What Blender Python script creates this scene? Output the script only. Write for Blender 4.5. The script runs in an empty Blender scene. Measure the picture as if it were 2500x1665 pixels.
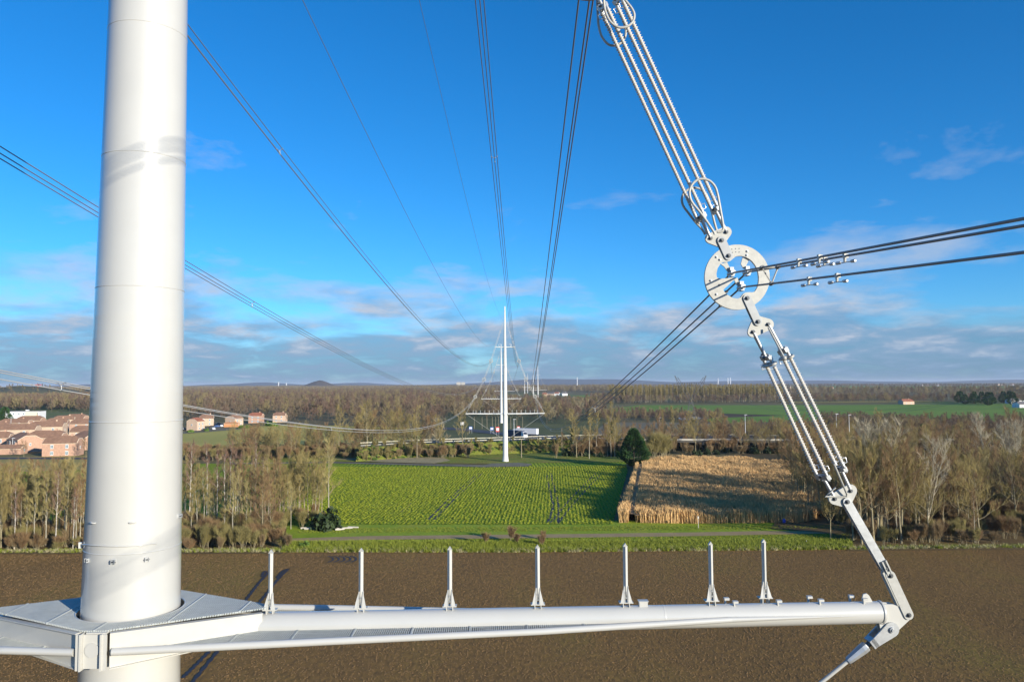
import bpy, math, random
from mathutils import Vector as V, Matrix
from mathutils import noise as mn
from mathutils.geometry import tessellate_polygon
S = bpy.context.scene
C = S.collection
PI = math.pi
# ------------------------------------------------------------------ camera
F, HC = 1900.0, 28.0
ROLL, PITCH = math.radians(.3), math.atan(103.5/F)
FW = V((0, math.cos(PITCH), math.sin(PITCH))); UP = V((0, -math.sin(PITCH), math.cos(PITCH))); RT = V((1, 0, 0))
CAM = V((0, 0, HC))
cd = bpy.data.cameras.new('camera'); cam = bpy.data.objects.new('camera', cd); C.objects.link(cam); S.camera = cam
cd.sensor_width = 36; cd.lens = F/2500*36; cd.clip_start = .1; cd.clip_end = 60000
xc = RT*math.cos(ROLL) - UP*math.sin(ROLL); yc = RT*math.sin(ROLL) + UP*math.cos(ROLL)
m = Matrix((xc, yc, -FW)).transposed().to_4x4(); m.translation = CAM; cam.matrix_world = m
# ------------------------------------------------------------------ light and sky
SUN_AZ, SUN_EL = math.radians(44), math.radians(13.5)      # azimuth to the right of straight behind the camera
sdir = V((math.sin(SUN_AZ)*math.cos(SUN_EL), -math.cos(SUN_AZ)*math.cos(SUN_EL), math.sin(SUN_EL)))
sl = bpy.data.lights.new('sun', 'SUN'); so = bpy.data.objects.new('sun', sl); C.objects.link(so)
sl.energy = 4.6; sl.angle = math.radians(.75); sl.color = (1, .91, .76)
sl.energy = 4.9
so.rotation_euler = sdir.to_track_quat('Z', 'Y').to_euler()
S.view_settings.view_transform = 'Standard'; S.view_settings.look = 'None'
S.view_settings.exposure = .48; S.view_settings.gamma = 1
S.cycles.max_bounces = 6; S.cycles.volume_bounces = 0; S.cycles.transparent_max_bounces = 12
wd = bpy.data.worlds.new('World'); S.world = wd; wd.use_nodes = True
nt = wd.node_tree; nt.nodes.clear()
def N(t, typ, **kw):
    n = t.nodes.new(typ)
    for k, v in kw.items():
        if k == 'inp':
            for a, b in v.items(): n.inputs[a].default_value = b
        else: setattr(n, k, v)
    return n
def math_(t, op, a, b=None, clamp=False):
    n = N(t, 'ShaderNodeMath', operation=op, use_clamp=clamp)
    for i, q in enumerate((a, b)):
        if q is None: continue
        if isinstance(q, (int, float)): n.inputs[i].default_value = q
        else: t.links.new(q, n.inputs[i])
    return n.outputs[0]
def ramp(t, fac, stops, interp='LINEAR'):
    n = N(t, 'ShaderNodeValToRGB'); n.color_ramp.interpolation = interp
    e = n.color_ramp.elements
    while len(e) < len(stops): e.new(.5)
    for q, (p, c) in zip(e, stops):
        q.position = p; q.color = (*c, 1) if len(c) == 3 else c
    t.links.new(fac, n.inputs[0]); return n.outputs[0]
def g3(v): return (v, v, v)
sky = N(nt, 'ShaderNodeTexSky', sky_type='NISHITA', sun_disc=False, sun_elevation=SUN_EL, sun_rotation=PI-SUN_AZ,
        air_density=.9, dust_density=.05, ozone_density=5.5, altitude=60)
tc = N(nt, 'ShaderNodeTexCoord'); sep = N(nt, 'ShaderNodeSeparateXYZ'); nt.links.new(tc.outputs['Generated'], sep.inputs[0])
sx, sy, sz = sep.outputs
den = math_(nt, 'ADD', sz, .2)
cx_ = math_(nt, 'DIVIDE', sx, den); cy_ = math_(nt, 'DIVIDE', sy, den)
comb = N(nt, 'ShaderNodeCombineXYZ'); nt.links.new(cx_, comb.inputs[0]); nt.links.new(cy_, comb.inputs[1])
def noise(t, vec, scale, detail=6, rough=.55, dist=0.):
    n = N(t, 'ShaderNodeTexNoise', inp={'Scale': scale, 'Detail': detail, 'Roughness': rough, 'Distortion': dist})
    if vec is not None: t.links.new(vec, n.inputs['Vector'])
    return n.outputs[0]
low = noise(nt, comb.outputs[0], 1.25, 9, .57, .25)
fine = noise(nt, comb.outputs[0], 3.4, 8, .6, .2)
# cloud bank: cover falls with height above the horizon
cover = ramp(nt, sz, [(0.0, g3(1)), (.035, g3(.95)), (.065, g3(.80)), (.105, g3(.56)), (.17, g3(.36)), (.36, g3(.27)), (.6, g3(0))])
thr = math_(nt, 'SUBTRACT', .76, math_(nt, 'MULTIPLY', cover, .56))
msk = math_(nt, 'MULTIPLY', math_(nt, 'SUBTRACT', low, thr), 5.5, True)
dens = math_(nt, 'MULTIPLY', msk, math_(nt, 'ADD', math_(nt, 'MULTIPLY', fine, 1.3), .25), True)
dens = math_(nt, 'MULTIPLY', dens, .95)
lit = ramp(nt, math_(nt, 'ADD', math_(nt, 'MULTIPLY', fine, .75), math_(nt, 'MULTIPLY', sz, 2.0)),
           [(.38, (.105, .195, .325)), (.49, (.18, .275, .41)), (.62, (.37, .42, .51))])
hsv = N(nt, 'ShaderNodeHueSaturation', inp={'Hue': .493, 'Saturation': 1.15, 'Value': 1.0}); nt.links.new(sky.outputs[0], hsv.inputs['Color'])
grade = N(nt, 'ShaderNodeMixRGB', blend_type='MULTIPLY', inp={'Fac': 1, 'Color2': (.82, 1.0, 1.14, 1)}); nt.links.new(hsv.outputs[0], grade.inputs['Color1'])
bg1 = N(nt, 'ShaderNodeBackground', inp={'Strength': .122}); nt.links.new(grade.outputs[0], bg1.inputs[0])
bg2 = N(nt, 'ShaderNodeBackground', inp={'Strength': 1.0}); nt.links.new(lit, bg2.inputs[0])
mx = N(nt, 'ShaderNodeMixShader'); nt.links.new(dens, mx.inputs[0]); nt.links.new(bg1.outputs[0], mx.inputs[1]); nt.links.new(bg2.outputs[0], mx.inputs[2])
wo = N(nt, 'ShaderNodeOutputWorld'); nt.links.new(mx.outputs[0], wo.inputs[0])

# ------------------------------------------------------------------ picture point -> place in the world
def ray(px, py):
    u = (px-1250)/F; v = (832.5-py)/F
    return FW + xc*u + yc*v
def W(px, py, Y):
    d = ray(px, py); return CAM + d*(Y/d.y)
def G(px, py, z=0.0):
    d = ray(px, py)
    return CAM + d*((z-HC)/d.z)
# ------------------------------------------------------------------ materials
MATS = {}
def mat(name, col, rough=.6, metal=0., var=0., vscale=3., col2=None, bump=0., bscale=20., spec=.5, coat=0., detail=5, distb=.05):
    m = bpy.data.materials.new(name); m.use_nodes = True; t = m.node_tree
    b = t.nodes['Principled BSDF']; b.inputs['Roughness'].default_value = rough; b.inputs['Metallic'].default_value = metal
    b.inputs['Specular IOR Level'].default_value = spec; b.inputs['Coat Weight'].default_value = coat; b.inputs['Coat Roughness'].default_value = .13
    c = (*col, 1)
    tcn = N(t, 'ShaderNodeTexCoord')
    if col2 is not None or var > 0:
        f = noise(t, tcn.outputs['Object'], vscale, detail, .6)
        c2 = col2 if col2 is not None else tuple(v*(1-var) for v in col)
        o = ramp(t, f, [(.32, c2), (.68, col)]); t.links.new(o, b.inputs['Base Color'])
    else: b.inputs['Base Color'].default_value = c
    if bump > 0:
        f = noise(t, tcn.outputs['Object'], bscale, 4, .6)
        bn = N(t, 'ShaderNodeBump', inp={'Strength': bump, 'Distance': distb}); t.links.new(f, bn.inputs['Height']); t.links.new(bn.outputs[0], b.inputs['Normal'])
    MATS[name] = m; return m
mat('white_paint', (.525, .525, .495), .38, 0, .05, 1.1, coat=1.)
MATS['white_paint'].node_tree.nodes['Principled BSDF'].inputs['Coat Roughness'].default_value = .045
t_ = MATS['white_paint'].node_tree; q_ = N(t_, 'ShaderNodeTexCoord'); k_ = N(t_, 'ShaderNodeMapping'); k_.inputs['Scale'].default_value = (.4, .4, 3.2); t_.links.new(q_.outputs['Object'], k_.inputs[0])
bn_ = N(t_, 'ShaderNodeBump', inp={'Strength': .35, 'Distance': .02}); t_.links.new(noise(t_, k_.outputs[0], 1.6, 2, .5), bn_.inputs['Height']); t_.links.new(bn_.outputs[0], t_.nodes['Principled BSDF'].inputs['Coat Normal'])
mat('white_paint_flat', (.52, .515, .475), .38, 0, .06, 4)
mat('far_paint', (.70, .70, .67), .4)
mat('galvanised', (.52, .54, .55), .42, .55, .22, 9, bump=.05, bscale=40)
mat('galvanised_light', (.46, .46, .425), .5, .1, .16, 11, bump=.03, bscale=30)
mat('link_steel', (.37, .38, .38), .4, .4, .15, 8)
mat('dark_steel', (.13, .14, .15), .45, .7, .2, 30)
mat('insulator', (.56, .54, .50), .45, 0, .08, 14)
mat('grating', (.52, .55, .53), .5, 0, .15, 8)
mat('conductor', (.21, .21, .21), .5, .3)
mat('conductor_sunlit', (.52, .52, .50), .5, .1)  # same metal as the other cables; sunlight on the low left bundle painted in
mat('aluminium', (.75, .75, .74), .3, .8)
# ------------------------------------------------------------------ mesh builder
def origin(o):
    s = V((0, 0, 0))
    while o is not None: s = s + o.location; o = o.parent
    return s
class MB:
    def __init__(s): s.v = []; s.f = []; s.sm = []; s.mi = []; s.cur = 0; s.pc = []
    def add(s, vs, fs, smooth=False):
        n = len(s.v); s.v += [tuple(q) for q in vs]
        for f in fs: s.f.append(tuple(i+n for i in f)); s.sm.append(smooth); s.mi.append(s.cur)
        return s
    def piece(s): s.pc.append((len(s.v), len(s.f))); return s
    def box(s, c, h, ax=None):
        c = V(c); X, Y, Z = ax or (V((1, 0, 0)), V((0, 1, 0)), V((0, 0, 1)))
        vs = [c + X*(h[0]*i) + Y*(h[1]*j) + Z*(h[2]*k) for i in (-1, 1) for j in (-1, 1) for k in (-1, 1)]
        return s.add(vs, [(0, 1, 3, 2), (4, 6, 7, 5), (0, 4, 5, 1), (2, 3, 7, 6), (0, 2, 6, 4), (1, 5, 7, 3)])
    def tube(s, pts, r, n=8, cap=True, smooth=True, closed=False):
        pts = [V(p) for p in pts]; L = len(pts)
        rs = r if isinstance(r, (list, tuple)) else [r]*L
        vs = []; pn = None
        for i, p in enumerate(pts):
            if closed: d = pts[(i+1) % L]-pts[i-1]
            else: d = pts[min(i+1, L-1)]-pts[max(i-1, 0)]
            if d.length < 1e-9: d = V((0, 0, 1))
            d.normalize()
            if pn is None:
                a = V((0, 0, 1)) if abs(d.z) < .9 else V((1, 0, 0)); pn = d.cross(a).normalized()
            else:
                pn = (pn - d*pn.dot(d))
                if pn.length < 1e-6: pn = d.cross(V((.3, .5, .8)))
                pn.normalize()
            b = d.cross(pn)
            for k in range(n):
                w = 2*PI*k/n; vs.append(p + (pn*math.cos(w) + b*math.sin(w))*rs[i])
        fs = []
        for i in range(L if closed else L-1):
            j = (i+1) % L
            for k in range(n):
                fs.append((i*n+k, i*n+(k+1) % n, j*n+(k+1) % n, j*n+k))
        s.add(vs, fs, smooth)
        if cap and not closed:
            s.add([vs[k] for k in range(n)], [tuple(reversed(range(n)))]); s.add(vs[-n:], [tuple(range(n))])
        return s
    def prism(s, poly, vec):      # poly: 3-D points of one face, vec: thickness
        n = len(poly); vec = V(vec); a = [V(p) for p in poly]; b = [p+vec for p in a]
        s.add(a+b, [tuple(range(n)), tuple(reversed(range(n, 2*n)))] + [(i, i+n, (i+1) % n+n, (i+1) % n) for i in range(n)])
        return s
    def holed(s, outer, inner, vec):
        vec = V(vec); a = [V(p) for p in outer+inner]; no, ni = len(outer), len(inner)
        tri = tessellate_polygon([[V(p) for p in outer], [V(p) for p in inner]])
        n = no+ni; fs = [tuple(t) for t in tri] + [tuple(i+n for i in reversed(t)) for t in tri]
        fs += [(i, i+n, (i+1) % no+n, (i+1) % no) for i in range(no)]
        fs += [(no+i, no+(i+1) % ni, no+(i+1) % ni+n, no+i+n) for i in range(ni)]
        return s.add(a+[p+vec for p in a], fs)
    def build(s, name, mats, parent=None, local=False):
        if len(s.pc) > 1:
            pc = s.pc+[(len(s.v), len(s.f))]; o = None
            for (v0, f0), (v1, f1) in zip(pc, pc[1:]):
                m_ = MB(); m_.v = s.v[v0:v1]; m_.f = [tuple(i-v0 for i in f) for f in s.f[f0:f1]]; m_.sm = s.sm[f0:f1]; m_.mi = s.mi[f0:f1]; o = m_.build(name, mats, parent, local)
            return o
        me = bpy.data.meshes.new(name); o = bpy.data.objects.new(name, me); C.objects.link(o)
        off = V((0, 0, 0))
        if parent is not None:
            o.parent = parent
            if not local: off = origin(parent)
        elif not local and s.v and name not in NOCENTRE:
            xs = [q[0] for q in s.v]; ys = [q[1] for q in s.v]; zs = [q[2] for q in s.v]
            off = V(((min(xs)+max(xs))/2, (min(ys)+max(ys))/2, min(zs))); o.location = off
        me.from_pydata([(q[0]-off.x, q[1]-off.y, q[2]-off.z) for q in s.v], [], s.f)
        for q in (mats if isinstance(mats, (list, tuple)) else [mats]): me.materials.append(MATS[q])
        me.polygons.foreach_set('use_smooth', s.sm); me.polygons.foreach_set('material_index', s.mi)
        me.update(); return o
NOCENTRE = set()
def tag(o, label=None, cat=None, group=None, kind=None):
    if label: o['label'] = label
    if cat: o['category'] = cat
    if group: o['group'] = group
    if kind: o['kind'] = kind
    return o
def thing(name, label, cat, loc, group=None, rz=0.):
    o = bpy.data.objects.new(name, None); C.objects.link(o); o.location = V(loc); o.rotation_euler = (0, 0, rz); o.empty_display_size = .5
    return tag(o, label, cat, group)
def dup(o, loc, rz=0., sc=1., label=None, group=None):
    r = o.copy(); C.objects.link(r); r.location = V(loc); r.rotation_euler = (0, 0, rz); r.scale = (sc, sc, sc) if not isinstance(sc, tuple) else sc
    if label: r['label'] = label
    if group: r['group'] = group
    for ch in list(o.children):
        c = ch.copy(); C.objects.link(c); c.parent = r
        for g in list(ch.children):
            d = g.copy(); C.objects.link(d); d.parent = c
    return r
# ================================================================== THE NEAR PYLON
MX, MY = W(321, 1500, 14.02).x, 14.02
TH = .02
AX = V((math.cos(TH), math.sin(TH), 0)); NV = V((math.sin(TH), -math.cos(TH), 0)); ZV = V((0, 0, 1))
ZD = 24.065                                  # walkway level at the mast
ZA = ZD - .225                               # axis of the arm tubes
M0 = V((MX, MY, 0))
def A(s, t, z): return M0 + AX*s + NV*t + ZV*z
def PL(px, py, off=0.):                     # picture point -> point on the arm plane (off metres towards the camera)
    d = ray(px, py); o = M0 + NV*off
    return CAM + d*((o-CAM).dot(NV)/d.dot(NV))
def sz_of(p): q = p-M0; return q.dot(AX), q.z
base = M0 + V((0, 0, 0))
pyl = thing('transmission_pylon', 'huge white tapered tubular power pylon in the foreground with a walkway on its arm', 'pylon', base)
def mr(z): return max(.16, .803 - .0128*(z-ZD))
def mlean(z): return .0078*max(z-ZD, 0)        # the mast leans a little with the pull of the line
mb = MB(); zs = [-.3, 5, 10, 15, 20, ZD, 28, 32, 36, 42, 50, 58, 62.2]
mb.tube([A(mlean(z), 0, z) for z in zs], [mr(z) for z in zs], 96)
mast = mb.build('mast', 'white_paint', pyl)
for px, y in ((450, 45), (450, 366), (449, 696), (446, 1031), (445, 1352)):
    z = W(325, y, 13.3).z; r = mr(z)
    lz = mlean(z); MB().tube([A(lz, 0, z-.012), A(lz, 0, z-.006), A(lz, 0, z+.006), A(lz, 0, z+.012)], [r+.0005, r+.006, r+.006, r+.0005], 96, cap=False).build('weld_seam', 'white_paint', mast)
def onmast(px, py, out=0.):                 # picture point -> mast surface
    d = ray(px, py); d2 = V((d.x, d.y)); c = V((MX, MY)); z = HC
    for _ in range(4):
        R = mr(z)+out; c = V((MX+mlean(z), MY)); a = d2.dot(d2); b = -2*d2.dot(c); cc = c.dot(c)-R*R; D = max(b*b-4*a*cc, 0)
        t = (-b-math.sqrt(D))/(2*a); z = HC + d.z*t
    p = CAM + d*t; n = V((p.x-MX, p.y-MY, 0)).normalized(); return p, n
for px, py in ((228, 1276), (323, 1275)):
    p, n = onmast(px, py); tt = ZV.cross(n)
    MB().tube([p-tt*.055, p-tt*.04+n*.03, p+tt*.04+n*.03, p+tt*.055], [.012, .014, .014, .012], 8).build('grab_handle', 'white_paint', mast)
for px, py in ((215, 1367), (277, 1371), (357, 1365), (437, 1259)):
    p, n = onmast(px, py); tt = ZV.cross(n)
    b_ = MB(); b_.box(p+n*.02+tt*.03, (.005, .03, .033), (tt, n, ZV)); b_.box(p+n*.02-tt*.03, (.005, .03, .033), (tt, n, ZV))
    b_.box(p+n*.012, (.03, .010, .035), (tt, n, ZV)); lg = b_.build('step_bracket', 'galvanised', mast)
    MB().tube([p+n*.035-tt*.045, p+n*.035+tt*.045], .012, 8).build('bolt', 'dark_steel', lg)
pts = []
for i in range(13):
    u = i/12; p, n = onmast(203+u*178, 1328+ (8*math.sin(PI*u*.8) if u < .9 else 4) - 6*u, .0); pts.append(p+n*.022)
MB().tube([pts[0]-V((.0, 0, .0))] + pts[1:-1] + [pts[-1]], .011, 8).build('safety_rail', 'white_paint', mast)
p, n = onmast(201, 1330); MB().box(p+n*.03, (.012, .03, .05), (ZV.cross(n), n, ZV)).build('rail_anchor', 'white_paint', mast)

# main tubes of the arm (both sides), cross beams, outer tubes
TIP_S = sz_of(PL(2213, 1497))[0]; TUBE_END = sz_of(PL(2153, 1494))[0]; ZT = sz_of(PL(2153, 1494))[1]
ZA0 = ZA-.10
def armz(s): return ZA0 + (ZT-ZA0)*max(0, abs(s)-2)/(TUBE_END-2)
for sg in (1, -1):
    ss = [2.05, 2.6, 4, 6, 8, 10, 12, TUBE_END]
    tb = MB().tube([A(sg*s, 0, armz(s)) for s in ss], [.205, .225, .22, .215, .21, .205, .198, .192], 40).build('arm_tube', 'white_paint', pyl)
    for s_ in (9.45, TUBE_END-.03):
        MB().tube([A(sg*(s_-.015), 0, armz(s_)), A(sg*s_, 0, armz(s_)), A(sg*(s_+.015), 0, armz(s_))], [.206, .211, .206], 40, cap=False).build('weld_seam', 'white_paint', tb)
    for tg in (1, -1):
        # outer thin tube
        ps = [A(sg*.30, tg*1.30, ZA-.10), A(sg*3.6, tg*.95, ZA-.09), A(sg*7.2, tg*.55, armz(7)-.04), A(sg*10.6, tg*.245, armz(10.6))]
        MB().tube(ps, [.062, .06, .056, .05], 20).build('outer_tube', 'white_paint', pyl)
        MB().tube([ps[3]+AX*sg*-.05, A(sg*12.9, tg*.20, armz(12.9))], [.05, .004], 16).build('tube_fairing', 'white_paint', pyl)
        # deep cross beam (web plate with a top flange) from the corner box to the arm tube
        a0, a1 = A(sg*.25, tg*1.28, 0), A(sg*2.35, tg*.17, 0); dv = (a1-a0).normalized(); nn = V((-dv.y, dv.x, 0))
        prof = [a0+ZV*(ZD-.04), a1+ZV*(ZD-.07), a1+ZV*(ZA-.22), (a0*.45+a1*.55)+ZV*(ZA-.28), a0+ZV*(ZA-.35)]
        MB().prism([q-nn*.012 for q in prof], nn*.024).build('cross_beam', 'white_paint_flat', pyl)
        fl = MB().prism([a0+ZV*(ZD-.04)-nn*.06, a0+ZV*(ZD-.04)+nn*.06, a1+ZV*(ZD-.07)+nn*.05, a1+ZV*(ZD-.07)-nn*.05], ZV*.016); fl.build('beam_flange', 'white_paint_flat', pyl)
        lg = [a0+ZV*(ZA-.35), (a0*.45+a1*.55)+ZV*(ZA-.28), a1+ZV*(ZA-.22)]
        MB().prism([lg[0]-nn*.06, lg[0]+nn*.06, lg[1]+nn*.055, lg[1]-nn*.055], -ZV*.014).build('beam_flange', 'white_paint_flat', pyl)
    # tip gusset plate
    tp = [(2128, 1471), (2175, 1472), (2196, 1480), (2224, 1497), (2214, 1511), (2186, 1537), (2165, 1553), (2150, 1560), (2142, 1518)]
    q = [sz_of(PL(*c)) for c in tp]
    for o_ in (.045, -.075):
        MB().prism([A(sg*a, o_, z) for a, z in q], NV*.03).build('tip_plate', 'white_paint_flat', pyl)
def pp(px, py, off=0.): return PL(px, py, off)
# corner boxes front and rear
for tg in (1, -1):
    cb = MB(); Z0, Z1 = ZA-.37, ZD-.02
    cb.box(A(0, tg*1.30, (Z0+Z1)/2), (.15, .03, (Z1-Z0)/2-.02), (AX, NV, ZV))
    for sg in (1, -1):
        cb.box(A(sg*.165, tg*1.31, (Z0+Z1)/2), (.012, .10, (Z1-Z0)/2), (AX, NV, ZV))
        cb.box(A(sg*.21, tg*1.37, (Z0+Z1)/2), (.034, .010, (Z1-Z0)/2-.004), (AX, NV, ZV))
    cbo = cb.build('corner_box', 'white_paint_flat', pyl)
    cc = A(0, tg*1.30, ZA-.06)
    MB().tube([cc+NV*tg*.025, cc+NV*tg*.05], .115, 32, smooth=False).build('round_cover', 'white_paint', cbo)
    MB().box(A(.06, tg*1.12, ZD-.02), (.16, .22, .012), (AX, NV, ZV)).build('cover_plate', 'white_paint_flat', pyl)
# collar around the mast under the walkway
MB().tube([A(0, 0, ZD-.5), A(0, 0, ZD-.06)], [mr(ZD)+.05]*2, 64, cap=False).build('mast_collar', 'white_paint_flat', pyl)
# walkway gratings: real bars clipped to their outline
def in_spans(poly, u, hole=None):           # poly in (s,t); spans along t at s=u
    xs = []
    for i in range(len(poly)):
        (a, b), (c, d) = poly[i], poly[(i+1) % len(poly)]
        if (a-u)*(c-u) < 0: xs.append(b+(d-b)*(u-a)/(c-a))
    xs.sort(); sp = [(xs[i], xs[i+1]) for i in range(0, len(xs)-1, 2)]
    if hole and abs(u) < hole:
        h = math.sqrt(hole*hole-u*u); o = []
        for a, b in sp:
            if a < -h: o.append((a, min(b, -h)))
            if b > h: o.append((max(a, h), b))
        sp = [q for q in o if q[1]-q[0] > .02]
    return sp
def grating(name, poly, z, hole=None, pitch=.036, parent=None):
    g = MB(); zf = z if callable(z) else (lambda s: z)
    s0, s1 = min(p[0] for p in poly), max(p[0] for p in poly); n = int((s1-s0)/pitch)
    for i in range(n):
        u = s0+(i+.5)*pitch
        for a, b in in_spans(poly, u, hole):
            g.box(A(u, (a+b)/2, zf(u)), (.0085, (b-a)/2, .014), (AX, NV, ZV))
    # cross bars
    t0, t1 = min(p[1] for p in poly), max(p[1] for p in poly)
    sw = [(b, a) for a, b in poly]; n = int((t1-t0)/.12)
    for i in range(n):
        u = t0+(i+.5)*.12
        for a, b in in_spans(sw, u, hole):
            m_ = 6
            for k in range(m_):
                sa, sb = a+(b-a)*k/m_, a+(b-a)*(k+1)/m_
                g.box(A((sa+sb)/2, u, (zf(sa)+zf(sb))/2-.002), ((sb-sa)/2, .004, .010), (AX, NV, ZV))
    # seam strips between panels
    k = math.ceil(s0)
    while k < s1:
        for a, b in in_spans(poly, k+.013, hole):
            g.box(A(k, (a+b)/2, zf(k)+.004), (.012, (b-a)/2, .019), (AX, NV, ZV))
        k += 1
    o = g.build(name, 'grating', parent or pyl); return o
dk = [(-.17, 1.29), (.17, 1.29), (2.1, .26), (2.4, .10), (2.4, -.10), (2.1, -.26), (.17, -1.29), (-.17, -1.29), (-2.1, -.26), (-2.4, -.10), (-2.4, .10), (-2.1, .26)]
grating('walkway_grating', dk, ZD, hole=mr(ZD)+.07)
hr = mr(ZD)+.075
MB().tube([A(hr*math.cos(w), hr*math.sin(w), ZD) for w in [2*PI*i/64 for i in range(64)]], .018, 8, closed=True).build('walkway_rim', 'white_paint_flat', pyl)
for sg in (1, -1):
    for tg in (1, -1):
        pl = [(sg*.5, tg*1.22), (sg*3.6, tg*.88), (sg*7.2, tg*.50), (sg*10.0, tg*.235), (sg*6, tg*.20), (sg*2.3, tg*.20), (sg*.9, tg*.86)]
        if sg*1 < 0: pl = pl[::-1]
        grating('arm_grating', pl, lambda s: armz(s)-.045)
# upright posts along the arm
def post(s, sg=1, lateral=0.):
    z0 = armz(s)+.2; sp = sg*s
    bk = MB(); w = .105
    bk.box(A(sp, lateral, z0+.075), (.125, .075, .008), (AX, NV, ZV))
    for k in (-1, 1):
        bk.box(A(sp+k*.055, lateral, z0+.01), (.007, .07, .058), (AX, NV, ZV))
        bk.prism([A(sp+k*.022, lateral+.08, z0+.085), A(sp+k*.105, lateral+.08, z0+.085), A(sp+k*.036, lateral+.02, z0+.36), A(sp+k*.022, lateral+.02, z0+.36)], -NV*.012)
        bk.prism([A(sp+k*.036, lateral+.085, z0+.083), A(sp+k*.036, lateral-.07, z0+.083), A(sp+k*.036, lateral-.03, z0+.36), A(sp+k*.036, lateral+.03, z0+.36)], AX*.008)
    po = MB().tube([A(sp, lateral, z0+.13), A(sp, lateral, z0+1.06)], .041, 4, smooth=False)
    o = po.build('post', 'white_paint_flat', pyl)
    bk.build('post_bracket', 'white_paint_flat', o)
    b2 = MB()
    for h in (.16, .25): b2.piece().tube([A(sp, lateral-.03, z0+h), A(sp, lateral+.06, z0+h)], .014, 8)
    b2.build('bolt', 'galvanised', o)
    c2 = MB(); top = z0+1.06
    q = [A(sp-.043, lateral+.03, top), A(sp+.043, lateral+.03, top), A(sp, lateral+.03, top+.06)]
    c2.prism(q, -NV*.06); c2.build('post_cap', 'galvanised_light', o)
POSTPX = [660, 881, 1098, 1313, 1528, 1737, 1873]
POSTS = [sz_of(PL(px, 1480))[0] for px in POSTPX]
for i, s in enumerate(POSTS):
    post(s, 1, -.12 if i == 6 else 0.); 
    post(s, -1)
# small fittings along the tube top
s_ = sz_of(PL(1570, 1478))[0]
MB().box(A(s_, 0, armz(s_)+.24), (.075, .06, .05), (AX, NV, ZV)).box(A(s_, 0, armz(s_)+.292), (.09, .07, .006), (AX, NV, ZV)).build('junction_box', 'white_paint_flat', pyl)
for px in (1777, 1790, 1896, 1982, 1998, 2085, 2105):
    s_ = sz_of(PL(px, 1480))[0]; z_ = armz(s_); la = -.16 if px in (1777, 1982, 2085) else .06
    b_ = MB(); b_.box(A(s_, la, z_+.20), (.012, .03, .07), (AX, NV, ZV)); b_.box(A(s_+.02, la+.01, z_+.255), (.045, .04, .02), (AX, NV, ZV))
    b_.build('cable_lug', 'white_paint_flat', pyl)
b_ = MB(); lp = [(2130, 1470), (2120, 1452), (2114, 1447), (2106, 1449), (2104, 1457), (2108, 1465), (2112, 1478)]
b_.prism([PL(*c, -.02) for c in lp], NV*.03); b_.build('lifting_eye', 'white_paint_flat', pyl)
# stays from the arm tips down to the mast
def stay(sg):
    T = [sz_of(PL(*c)) for c in ((2170, 1532), (2118, 1574), (2084, 1605))]
    P = [A(sg*a, 0, z) for a, z in T]
    d = (P[2]-P[0]).normalized(); end = A(sg*mr(14)*.9, 0, 14.0); d = (end-P[0]).normalized()
    s_ = MB().tube([P[0]+d*.95, end], .036, 16); o = s_.build('stay_rod', 'galvanised_light', pyl)
    sd = d.cross(NV).normalized()
    c1 = MB()
    for k in (-.115, .085):
        ring = []
        for i in range(9): w = -PI/2+PI*i/8; ring.append(P[0]+NV*k - d*(math.cos(w)*.13) + sd*(math.sin(w)*.13))
        ring += [P[0]+NV*k+d*.42+sd*.075, P[0]+NV*k+d*.42-sd*.075]
        c1.prism(ring, NV*.03)
    c1.box(P[0]+d*.40, (.05, .08, .115), (d, sd, NV)); c1.build('clevis', 'galvanised', o)
    MB().tube([P[0]+d*.44, P[0]+d*.52], .05, 20).build('thread', 'dark_steel', o)
    MB().tube([P[0]+d*.52, P[0]+d*.54, P[0]+d*.60, P[0]+d*.92, P[0]+d*.96, P[0]+d*.965], [.085, .095, .098, .07, .062, .04], 8, smooth=False).build('turnbuckle', 'galvanised', o)
    MB().tube([P[0]-NV*.13, P[0]+NV*.15], .05, 20).tube([P[0]+NV*.15, P[0]+NV*.17], .03, 6).build('pin', 'galvanised', o)
stay(1); stay(-1)
# upper bracket arm and top fittings (above the frame)
ZB = ZA+24.0
MB().tube([A(-3.5, 0, ZB), A(3.5, 0, ZB)], .10, 16).build('upper_arm', 'white_paint', pyl)

# ================================================================== rings, strings and conductors at the near pylon
def bolt(b, p, r=.022, h=.045):
    b.piece()
    b.tube([p, p+NV*.012], r*1.5, 12, smooth=False); b.tube([p+NV*.012, p+NV*h*.6], r*1.15, 6, smooth=False); b.tube([p+NV*h*.6, p+NV*h], r*.7, 10, smooth=False)
zr = lambda x, y: (1650+x/4.356, 540+y/4.356)
def plate(name, pix, off, th, m, parent, conv=lambda *a: a):
    return MB().prism([PL(*conv(*c), off) for c in pix], -NV*th).build(name, m, parent)
RC = PL(1800, 676.8)
ring = thing('suspension_ring', 'big pale steel ring plate joining the insulator strings and the three cables at right', 'ring plate', RC)
outer = [PL(1800+79.4*math.cos(-w), 676.8+79.4*math.sin(-w), .03) for w in [2*PI*i/72 for i in range(72)]]
inn = [(660, 372), (700, 371), (740, 382), (780, 402), (812, 428), (840, 462), (862, 500), (876, 545), (884, 600), (880, 660), (868, 705), (850, 738), (835, 752), (812, 757), (775, 756), (745, 760), (722, 770), (705, 790), (690, 812), (655, 826), (600, 815), (560, 790), (520, 755), (505, 735), (520, 715), (555, 685), (590, 650), (620, 625), (640, 610), (636, 600), (600, 600), (540, 608), (470, 612), (437, 600), (432, 560), (445, 500), (475, 455), (500, 438), (540, 435), (580, 423), (610, 398), (632, 380)]
inner = [PL(*zr(*c), .03) for c in inn]
rp = MB().holed(outer, inner[::-1], -NV*.06).build('ring_plate', 'galvanised_light', ring)
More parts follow.
